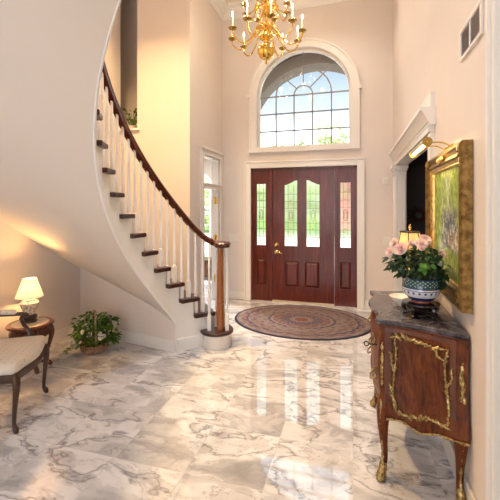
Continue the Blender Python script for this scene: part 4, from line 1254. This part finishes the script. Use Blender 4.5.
def plate(x, z, w_, n, label):
    t = thing('light_switch', label, 'light switch', (x, YB, z))
    MB().box(-w_/2,w_/2,-.006,0,-.058,.058).build('cover_plate', M['plate'], t, smooth=False, bevel=.003)
    for i in range(n):
        xx = (i-(n-1)/2)*.046; MB().box(xx-.016,xx+.016,-.010,-.006,-.032,.032).build('rocker', M['plate'], t, smooth=False, bevel=.002)
plate(-1.872, 1.0, .16, 3, 'white switch plate on the wall left of the front door')
plate(.47, 1.005, .11, 2, 'white switch plate on the wall right of the front door')
tm = MB().box(-.038,.038,-.022,0,-.05,.05).box(-.030,.030,-.026,-.022,-.01,.04).build('thermostat', M['plate'], smooth=False, bevel=.004); tm.location = (.455, YB, 1.88)
tag(tm, 'small cream thermostat on the rear wall beside the fluted pilaster', 'thermostat')
def floorvent(x, y, rz, label):
    m = MB(); m.box(-.16,.16,-.05,.05,.0005,.004)
    for i in range(12): m.box(-.14+i*.0235,-.128+i*.0235,-.035,.035,.004,.006)
    o = m.build('floor_register', M['vent'], smooth=False); o.location = (x,y,0); o.rotation_euler = (0,0,rz); tag(o, label, 'floor vent')
floorvent(-2.30, 3.33, R(-9.9), 'dark metal floor register beside the flower basket')
floorvent(-1.78, 5.40, 0, 'dark metal floor register left of the front door')

# wreath in the dark room
wr_ = thing('dried_flower_wreath', 'dark dried flower ornament with twigs on the wall of the dark room', 'wreath', (.965, 5.995, 1.37))
m = MB(); rd = random.Random(9)
for i in range(16):
    a = 2*PI*i/16; m.leaf((.055*math.cos(a), -.02, .055*math.sin(a)), (math.cos(a), -.15, math.sin(a)), .06, .035, 0, (0,-1,0))
    m.leaf((.04*math.cos(a+.2), -.03, .04*math.sin(a+.2)), (math.cos(a+.2), -.4, math.sin(a+.2)), .05, .03, 0, (0,-1,0))
m.build('petals', M['berry'], wr_); MB().ell((0,-.03,0), (.045,.025,.045), 14, 8).build('center', M['sage'], wr_)
m = MB()
for i in range(14):
    a = rd.uniform(PI*.6, PI*1.5); L = rd.uniform(.12,.26); m.tube([(0,-.01,0),(L*.5*math.cos(a)+rd.uniform(-.02,.02),-.03,L*.5*math.sin(a)),(L*math.cos(a),-.02,L*math.sin(a)+rd.uniform(-.03,.03))], .004, 5)
m.build('twigs', M['twig'], wr_)

# ------------------------------------------------------------------ SIDE TABLE
sx_, sy_ = -2.873, 2.616
tb = thing('round_side_table', 'round rosewood side table with cream marble inset beside the armchair', 'side table', (sx_, sy_, 0))
MB().lathe([(.150,.400),(.178,.400),(.192,.407),(.196,.417),(.188,.427),(.155,.428),(.153,.420),(.0,.420),(.0,.400)], n=48).build('top', M['redwood'], tb)
MB().lathe([(0,.415),(.1535,.415),(.1535,.428),(0,.428)], n=40).build('marble_inset', M['marblecream'], tb)
MB().lathe([(.13,.400),(.162,.400),(.156,.380),(.170,.358),(.172,.335),(.155,.310),(.145,.310),(.145,.400)], n=40).build('apron', M['redwood'], tb)
for k in range(5):
    a = R(16.1-60+72*k+20); m = MB()
    cab(m, (0,0), (math.cos(a), math.sin(a)), [(.150,.39,.020),(.168,.345,.026),(.170,.29,.022),(.148,.19,.016),(.128,.11,.014),(.130,.06,.014),(.155,.025,.019),(.172,.008,.014)], 4, 10)
    m.build('leg', M['redwood'], tb)
m = MB(); m.tube([(.125*math.cos(a*PI/16), .125*math.sin(a*PI/16), .085) for a in range(32)], .010, 8, closed=True); m.build('stretcher', M['redwood'], tb)
# table lamp
lx, ly = -2.905, 2.635
tl_ = thing('table_lamp', 'lit porcelain vase lamp with cream shade on the round side table', 'lamp', (lx, ly, .429))
MB().lathe([(0,0),(.062,0),(.066,.010),(.056,.020),(.060,.032),(.066,.050),(.060,.062),(.048,.070),(0,.070)], n=28).build('base', M['ebony'], tl_)
MB().lathe([(0,.070),(.040,.070),(.046,.085),(.062,.120),(.078,.160),(.080,.180),(.066,.198),(.058,.205),(.062,.212),(0,.214)], n=30).build('vase_body', M['vase'], tl_)
MB().lathe([(.008,.21),(.008,.28),(.014,.30),(.002,.31)], n=10).build('lamp_stem', M['brass'], tl_)
sh = pleat_shade(.115, .232, .058, .400, M['shade'], tl_)
for (r_, z_) in ((.115,.233),(.058,.399)):
    MB().tube([(r_*math.cos(2*PI*i/32), r_*math.sin(2*PI*i/32), z_) for i in range(32)], .003, 6, closed=True).build('shade_trim', M['candle'], sh)

# ------------------------------------------------------------------ ARMCHAIR
ac = thing('armchair', 'carved walnut armchair with cream dotted upholstery at the left edge', 'armchair', (-2.273, 2.077, 0), R(26.7))
def seatout(n=48, grow=0):
    pts = []
    # seat plan: front at x=+.03 serpentine, back at x=-.48 narrower
    fr_ = [(.035+.03*math.cos(t*PI*2)*.6 - .0, .27*t) for t in [(-1+2*i/14) for i in range(15)]]
    res = []
    for i in range(15):
        y = -.285+.57*i/14; x = .02+.035*math.cos(y/.285*PI)*.6+.01
        if abs(y) > .27: x -= .015
        res.append((x, y))
    res += [(-.12,.275),(-.30,.25),(-.46,.225),(-.49,.20)]
    res += [(-.50,0),(-.49,-.20),(-.46,-.225),(-.30,-.25),(-.12,-.275)]
    return res
so_ = seatout(); n = len(so_)
def sc(f, z, dx=0): return [((x+.22)*f-.22, y*f, z) for x, y in so_]
m = MB().grid([sc(.97,.335), sc(1.0,.34), sc(1.0,.352), sc(1.015,.37), sc(1.0,.392), sc(.95,.395)], wrap=True, caps=True)
# lower the rail in scallops towards centres
m.build('seat_rail', M['walnut'], ac, ang=50, recalc=True)
m = MB().grid([sc(.97,.39), sc(1.0,.405), sc(1.01,.425), sc(.985,.450), sc(.92,.466), sc(.75,.476), sc(.4,.482), sc(.05,.483)], wrap=True, caps=True)
m.build('seat_cushion', M['damask'], ac, ang=70, recalc=True)
for sy in (-.26, .26):
    m = MB(); cab(m, (0, sy), (1, .35*math.copysign(1, sy)), [(-.01,.385,.026),(.006,.345,.027),(.010,.29,.022),(.002,.20,.0165),(-.006,.10,.014),(-.006,.05,.0135),(.004,.028,.019),(.010,.010,.017),(.010,.0,.012)], 4, 12)
    m.build('leg', M['walnut'], ac)
for sy in (-.205, .205):
    m = MB(); cab(m, (-.47, sy), (-1, .1), [(0,.38,.022),(.0,.25,.018),(.02,.12,.015),(.05,.0,.014)], 3, 10); m.build('leg', M['walnut'], ac)
for s in (-1, 1):
    m = MB()
    m.tube([p for p in cat([(-.115, s*.275, .38), (-.118, s*.285, .44), (-.135, s*.300, .50), (-.170, s*.297, .55), (-.185, s*.290, .60), (-.165, s*.288, .632)], 4)], .0145, 8)
    m.tube([p for p in cat([(-.140, s*.290, .625), (-.165, s*.288, .640), (-.24, s*.283, .640), (-.36, s*.26, .650), (-.53, s*.235, .68)], 4)], .0155, 8)
    m.ell((-.147, s*.290, .625), (.020,.017,.019))
    m.build('arm', M['walnut'], ac)
    m = MB(); m.tube([p for p in cat([(-.215, s*.286, .656), (-.28, s*.276, .660), (-.36, s*.262, .668), (-.43, s*.25, .674)], 4)], [.012]+[.021]*(12-1)+[.012], 10); m.build('arm_pad', M['damask'], ac)
# back
m = MB(); loop = cat([(-.49,-.20,.40),(-.53,-.235,.60),(-.57,-.255,.80),(-.60,-.20,.93),(-.615,0,.985),(-.60,.20,.93),(-.57,.255,.80),(-.53,.235,.60),(-.49,.20,.40)], 5)
m.tube(loop, .018, 10); m.tube([(-.505,-.21,.46),(-.505,.21,.46)], .016, 8); m.build('back_frame', M['walnut'], ac)
rows = []
for i in range(9):
    z = .48+.44*i/8; w_ = .205 if i < 6 else .205-(i-5)**2*.012; x = -.505-.10*(i/8); rows.append([(x+.035*math.cos(j/8*PI-PI/2), -w_+2*w_*j/8, z) for j in range(9)])
o = MB().grid(rows).build('back_cushion', M['damask'], ac, ang=70); sm = o.modifiers.new('t', 'SOLIDIFY'); sm.thickness = .04

# ------------------------------------------------------------------ FLOWER BASKET
fb = thing('flower_basket', 'wicker basket of leafy green plants with white blossoms on the marble floor', 'flower basket', (-2.585, 3.12, 0))
m = MB(); n = 60; rows = []
for j, (r_, z_) in enumerate([(.085,.0),(.100,.010),(.118,.030),(.128,.050),(.132,.070),(.136,.086),(.128,.088),(.11,.05),(.09,.02)]):
    rows.append([((r_+.004*math.sin(i*PI+j*PI))*math.cos(2*PI*i/n), (r_+.004*math.sin(i*PI+j*PI))*math.sin(2*PI*i/n), z_) for i in range(n)])
m.grid(rows, wrap=True, caps=True)
for z_, r_ in ((.014,.104),(.034,.122),(.054,.132),(.072,.136),(.088,.136)):
    m.tube([((r_)*math.cos(2*PI*i/30), r_*math.sin(2*PI*i/30), z_+.004*math.sin(i*2.1)) for i in range(30)], .007, 6, closed=True)
m.build('basket', M['wicker'], fb)
hd = MB(); dirv = (.638+.09, -.77+.07); L = math.hypot(*dirv); dv = (dirv[0]/L, dirv[1]/L)
hp = [(dv[0]*.128*math.cos(a), dv[1]*.128*math.cos(a), .08+.345*math.sin(a)**.8) for a in [PI*i/20 for i in range(21)]]
hd.tube(hp, .0085, 8, flat=1.2); hd.build('handle', M['wicker'], fb)
fo = MB(); rnd = random.Random(12)
fs_ = MB()
for i in range(210):
    a = rnd.uniform(0, 2*PI); el = rnd.random()
    rr = .03+.18*rnd.random()**.7; l = rr*math.cos(a)*1.1; d = rr*math.sin(a)*.75
    ox, oy = cam2w(l, d); h = .09 + rnd.random()*(.29-.55*max(0,rr-.10)); 
    if oy > .17: oy = .17
    if rr > .19 and rnd.random() < .5: h = rnd.uniform(.08,.22)
    if i % 7 == 0: fs_.tube([(ox*.2,oy*.2,.05),(ox*.6,oy*.6,h*.85),(ox,oy,h)], .0022, 4)
    for q in range(3):
        fo.leaf((ox,oy,h), (ox*3+rnd.uniform(-.8,.8), oy*3+rnd.uniform(-.8,.8), rnd.uniform(-.3,.7)), rnd.uniform(.045,.07), rnd.uniform(.024,.036), .3)
fo.build('foliage', M['leafmid'], fb, ang=60); fs_.build('stems', M['stem'], fb)
fl = [(-.235,-.02,.20),(-.22,-.03,.225),(-.17,-.13,.09),(-.15,-.14,.13),(-.165,-.12,.17),(.12,-.13,.19),(.145,-.12,.20),(.11,-.13,.225),(.20,.02,.29),(-.13,.02,.34),(.02,.03,.335),(.21,-.02,.26),(-.06,-.14,.25),(-.14,-.14,.115)]
for i, (l, d, h) in enumerate(fl):
    ox, oy = cam2w(l, d); q = rose_mesh(rnd.uniform(.018,.026), i+30); rot = Vector((ox*.5, oy-.15, .15)).to_track_quat('Z','Y').to_matrix()
    q.v = [tuple(rot @ Vector(v)+Vector((ox,oy,h))) for v in q.v]; q.build('blossom', M['petalwhite'], fb, ang=80)
# few trailing sprigs
for (l, d, h) in ((-.22,-.16,.06),(-.26,-.17,.03),(-.20,-.16,.09),(.26,-.02,.20),(.27,-.05,.17)):
    ox, oy = cam2w(l, d); tr = MB()
    tr.tube([(ox*.4,oy*.4,.10),(ox*.75,oy*.75,max(h,.05)+.03),(ox,oy,h)], .002, 4)
    for q in range(5): tr.leaf((ox*(1-.06*q),oy*(1-.06*q),h), (rnd.uniform(-1,1),rnd.uniform(-1,.2),rnd.uniform(-.1,.4)), .045, .024, .2)
    tr.build('trailing_sprig', M['leafmid'], fb, ang=60)

# ------------------------------------------------------------------ recess plant
np_ = thing('leafy_houseplant', 'leafy green houseplant on the high ledge behind the stair balusters', 'houseplant', (-3.12, 4.56, NZ0+.005))
MB().lathe([(0,0),(.06,0),(.075,.10),(.08,.12),(.07,.12),(.06,.02),(0,.02)], n=20).build('pot', M['dish'], np_)
m = MB(); rnd = random.Random(4)
for i in range(46):
    a = rnd.uniform(0, 2*PI); L = rnd.uniform(.06,.17); h = rnd.uniform(.12,.34)
    x, y = L*math.cos(a), L*math.sin(a)*.35-.02
    m.tube([(0,0,.10),(x*.6,y*.6,h*.8),(x,y,h)], .002, 4); m.leaf((x,y,h), (x*4,min(.0,y),rnd.uniform(-.2,.5)), rnd.uniform(.07,.10), .04, .5)
m.build('foliage', M['leafmid'], np_, ang=60)

# ------------------------------------------------------------------ OUTSIDE
g = MB().box(-30, 30, 8.2, 60, -.35, -.20).build('lawn', M['grass'], smooth=False); struct(g)
struct(MB().box(-3, 1.6, YB+T, 8.2, -.3, -.02).build('porch_slab', M['pave'], smooth=False))
struct(MB().box(-12, 9, 8.2, 21, -.25, -.15).build('path', M['pave'], smooth=False))
# porch arch wall
pa = MB(); PY0, PY1 = 6.15, 6.45; pr, pcz = 1.174, 2.765; pcx = -.63
pa.box(-2.06, pcx-pr, PY0, PY1, -.1, 5.6); pa.box(pcx+pr, pcx+3.2, PY0, PY1, -.1, 5.6)
for i in range(32):
    a0, a1 = PI*i/32, PI*(i+1)/32; xa, xb = pcx-pr*math.cos(a0), pcx-pr*math.cos(a1)
    pa.prism([(xa, pcz+pr*math.sin(a0)), (xb, pcz+pr*math.sin(a1)), (xb, 5.6), (xa, 5.6)], PY0, PY1)
pao = struct(pa.build('wall_porch', M['porch'], smooth=False))
m = MB(); rows = []
for i in range(33):
    a = PI*i/32; rows.append([(pcx-q*math.cos(a), yy, pcz+q*math.sin(a)) for q, yy in ((pr-.01,PY0-.05),(pr+.17,PY0-.05),(pr+.17,PY0+.02),(pr-.01,PY1+.03))])
m.grid(rows, wrap=True, caps=True)
for s in (-1,1): m.box(*sorted((pcx+s*pr-s*.01, pcx+s*(pr+.17))), PY0-.05, PY0+.02, -.1, pcz)
struct(m.build('trim_12', M['stone'], recalc=True), 'stone arch trim of the porch outside the arched window', 'trim')
struct(MB().box(-2.06, pcx+3.2, YB+T, PY1, 4.95, 5.05).build('ceiling_porch', M['porch'], smooth=False))
def tree(x, y, h, r, la, lb, lm, label, seed, n=1500, cat_='tree', z0=-.2, low=1.5):
    rd = random.Random(seed); t = thing('tree', label, cat_, (x, y, z0))
    MB().tube([(0,0,0),(.05,0,h*.35),(0,.05,h*.7)], [.10,.08,.04], 8).build('trunk', M['bark'], t)
    m = MB(); cl = [(rd.uniform(-.6,.6)*r, rd.uniform(-.6,.6)*r, h-r*rd.uniform(.3,low), r*rd.uniform(.45,.7)) for _ in range(9)]
    for i in range(n):
        cx_, cy_, cz_, cr = rd.choice(cl); v = Vector((rd.gauss(0,1), rd.gauss(0,1), rd.gauss(0,1))).normalized()*cr*rd.uniform(.6,1.05)
        m.leaf((cx_+v.x, cy_+v.y, max(.15, cz_+v.z)), (v.x+rd.uniform(-.3,.3), v.y+rd.uniform(-.3,.3), v.z*.5), .20, .13, .2)
    m.build('crown', lm, t, ang=60)
LG = leafmat('sunlit_lime_leaf', (.45,.56,.24), (.76,.82,.50), .4, .6); LP = leafmat('pink_blossom_leaf', (.70,.34,.34), (.82,.55,.48), .4, .6); LD = leafmat('garden_green_leaf', (.22,.36,.12), (.46,.58,.26), .4, .6)
tree(-5.6, 15.5, 3.8, 1.1, 0,0, LG, 'pale lime tree outside, seen through the arched window beyond the side doorway', 1)
tree(-3.05, 17.5, 4.85, 1.0, 0,0, LD, 'green tree outside, its top just left of centre at the foot of the arched window', 2)
tree(-1.0, 15.6, 4.9, .9, 0,0, LG, 'yellow green tree outside, its top right of centre at the foot of the arched window', 3)
tree(.20, 12.9, 4.1, .8, 0,0, LP, 'pink blossoming tree outside the right sidelight', 4, 2600, low=3.6)
def hedge(x0, x1, y, h, lm, label, seed, n):
    rd = random.Random(seed); m = MB()
    for i in range(n):
        m.leaf((rd.uniform(x0,x1), y+rd.uniform(-.5,.5), -.2+h*rd.random()**.7*(1+.1*math.sin(i))), (rd.uniform(-1,1), rd.uniform(-1,0), rd.uniform(-.2,1)), .42, .28, .2)
    o = m.build('hedge', lm, ang=60); tag(o, label, 'hedge')
hedge(-17, 8, 22, 3.3, LG, 'tall pale green hedge closing the garden outside', 10, 6500)

# ------------------------------------------------------------------ LIGHTS
def light(name, ty, loc, energy, colr, **kw):
    l = bpy.data.lights.new(name, ty); l.energy = energy; l.color = colr
    for k_, v_ in kw.items():
        if k_ not in ('rot',): setattr(l, k_, v_)
    o = bpy.data.objects.new(name, l); col.objects.link(o); o.location = loc
    if 'rot' in kw: o.rotation_euler = kw['rot']
    return o
# chandelier candles: one small lamp over every second lower bulb
for k in range(0, 10, 2):
    a = R(58+36*k+16.1); light('chandelier_glow', 'POINT', (-1.003+.43*math.cos(a), 4.186+.43*math.sin(a), 3.80), 5, (1,.82,.60), shadow_soft_size=.03)
light('table_lamp_bulb', 'POINT', (lx, ly, .4245+.33), 18, (1,.55,.20), shadow_soft_size=.03)
light('buffet_lamp_bulb', 'POINT', (.375, 2.66, TZ+.40), 1.2, (1,.68,.34), shadow_soft_size=.015)
# picture light glow
light('picture_light_glow', 'AREA', (XR-.165, 2.38, 1.847), 4, (1,.72,.36), shape='RECTANGLE', size=.03, size_y=.40, rot=(0, R(-38), 0))
# unseen ceiling disks added as fill; the strong warm one stands for upstairs lights
def recess(x, y, e, c_, spread=115, z=ZC-.02):
    light('unseen_ceiling_light', 'AREA', (x, y, z), e, c_, shape='DISK', size=.22, spread=R(spread), rot=(0,0,0))
recess(-2.45, 2.9, 85, (1,.66,.30)); recess(-2.5, 1.6, 14, (1,.62,.30))
recess(-1.0, 1.2, 15, (1,.94,.90)); recess(-.6, -.8, 17, (1,.94,.90)); recess(-.9, 3.0, 20, (1,.94,.90)); recess(-.3, 4.6, 9, (1,.90,.82))
# fill lamps added outside the unseen openings behind the viewer
for (a_w, b_w) in light_openings:
    light('viewer_side_fill', 'AREA', ((a_w+b_w)/2, YF-.22, 1.85), 17, (.90,.93,1), shape='RECTANGLE', size=b_w-a_w, size_y=2.7, rot=(R(90),0,0))
# disabled arch light, then unseen ceiling fill added for parlor and hall
#light('arch_window_daylight', 'AREA', (wcx, YB+.5, 3.2), 45, (.86,.93,1), shape='RECTANGLE', size=1.4, size_y=1.5, rot=(R(-90),0,0))
recess(-3.2, 6.0, 110, (.92,.95,1), 160, 2.98); recess(1.6, .9, 14, (1,.88,.76), 160, 2.88)
s = light('sun', 'SUN', (0,0,20), 9, (1,.95,.86), angle=R(1.5)); s.rotation_euler = (R(42), 0, R(-28))

# world: pale sky
wd = bpy.data.worlds.new('sky'); bpy.context.scene.world = wd; wd.use_nodes = True
nt = wd.node_tree; bg = nt.nodes['Background']
tc = nt.nodes.new('ShaderNodeTexCoord'); sp = nt.nodes.new('ShaderNodeSeparateXYZ'); rp = nt.nodes.new('ShaderNodeValToRGB')
nt.links.new(tc.outputs['Generated'], sp.inputs[0]); nt.links.new(sp.outputs['Z'], rp.inputs[0]); nt.links.new(rp.outputs[0], bg.inputs[0])
el = rp.color_ramp.elements; el[0].position = 0; el[0].color = (.93,.97,1,1); el[1].position = .20; el[1].color = (.88,.94,1,1)
for p_, c_ in ((.255, (.36,.43,.48,1)), (.36, (.20,.27,.34,1)), (.42, (.24,.31,.38,1)), (.47, (.75,.84,.93,1)), (1, (.5,.62,.8,1))):
    e_ = el.new(p_); e_.color = c_
bg.inputs[1].default_value = 2.6

# ------------------------------------------------------------------ CAMERA
cd = bpy.data.cameras.new('camera'); cam = bpy.data.objects.new('camera', cd); col.objects.link(cam)
cd.sensor_width = 36; cd.sensor_fit = 'HORIZONTAL'; cd.lens = 357/500*36; cd.shift_y = -43/500; cd.clip_start = .02
cam.location = (0,0,1.5); cam.rotation_euler = (R(90), 0, R(16.1))
sc_ = bpy.context.scene; sc_.camera = cam
sc_.view_settings.view_transform = 'Standard'; sc_.view_settings.look = 'None'; sc_.view_settings.exposure = .08; sc_.view_settings.gamma = 1
sc_.view_settings.use_curve_mapping = False
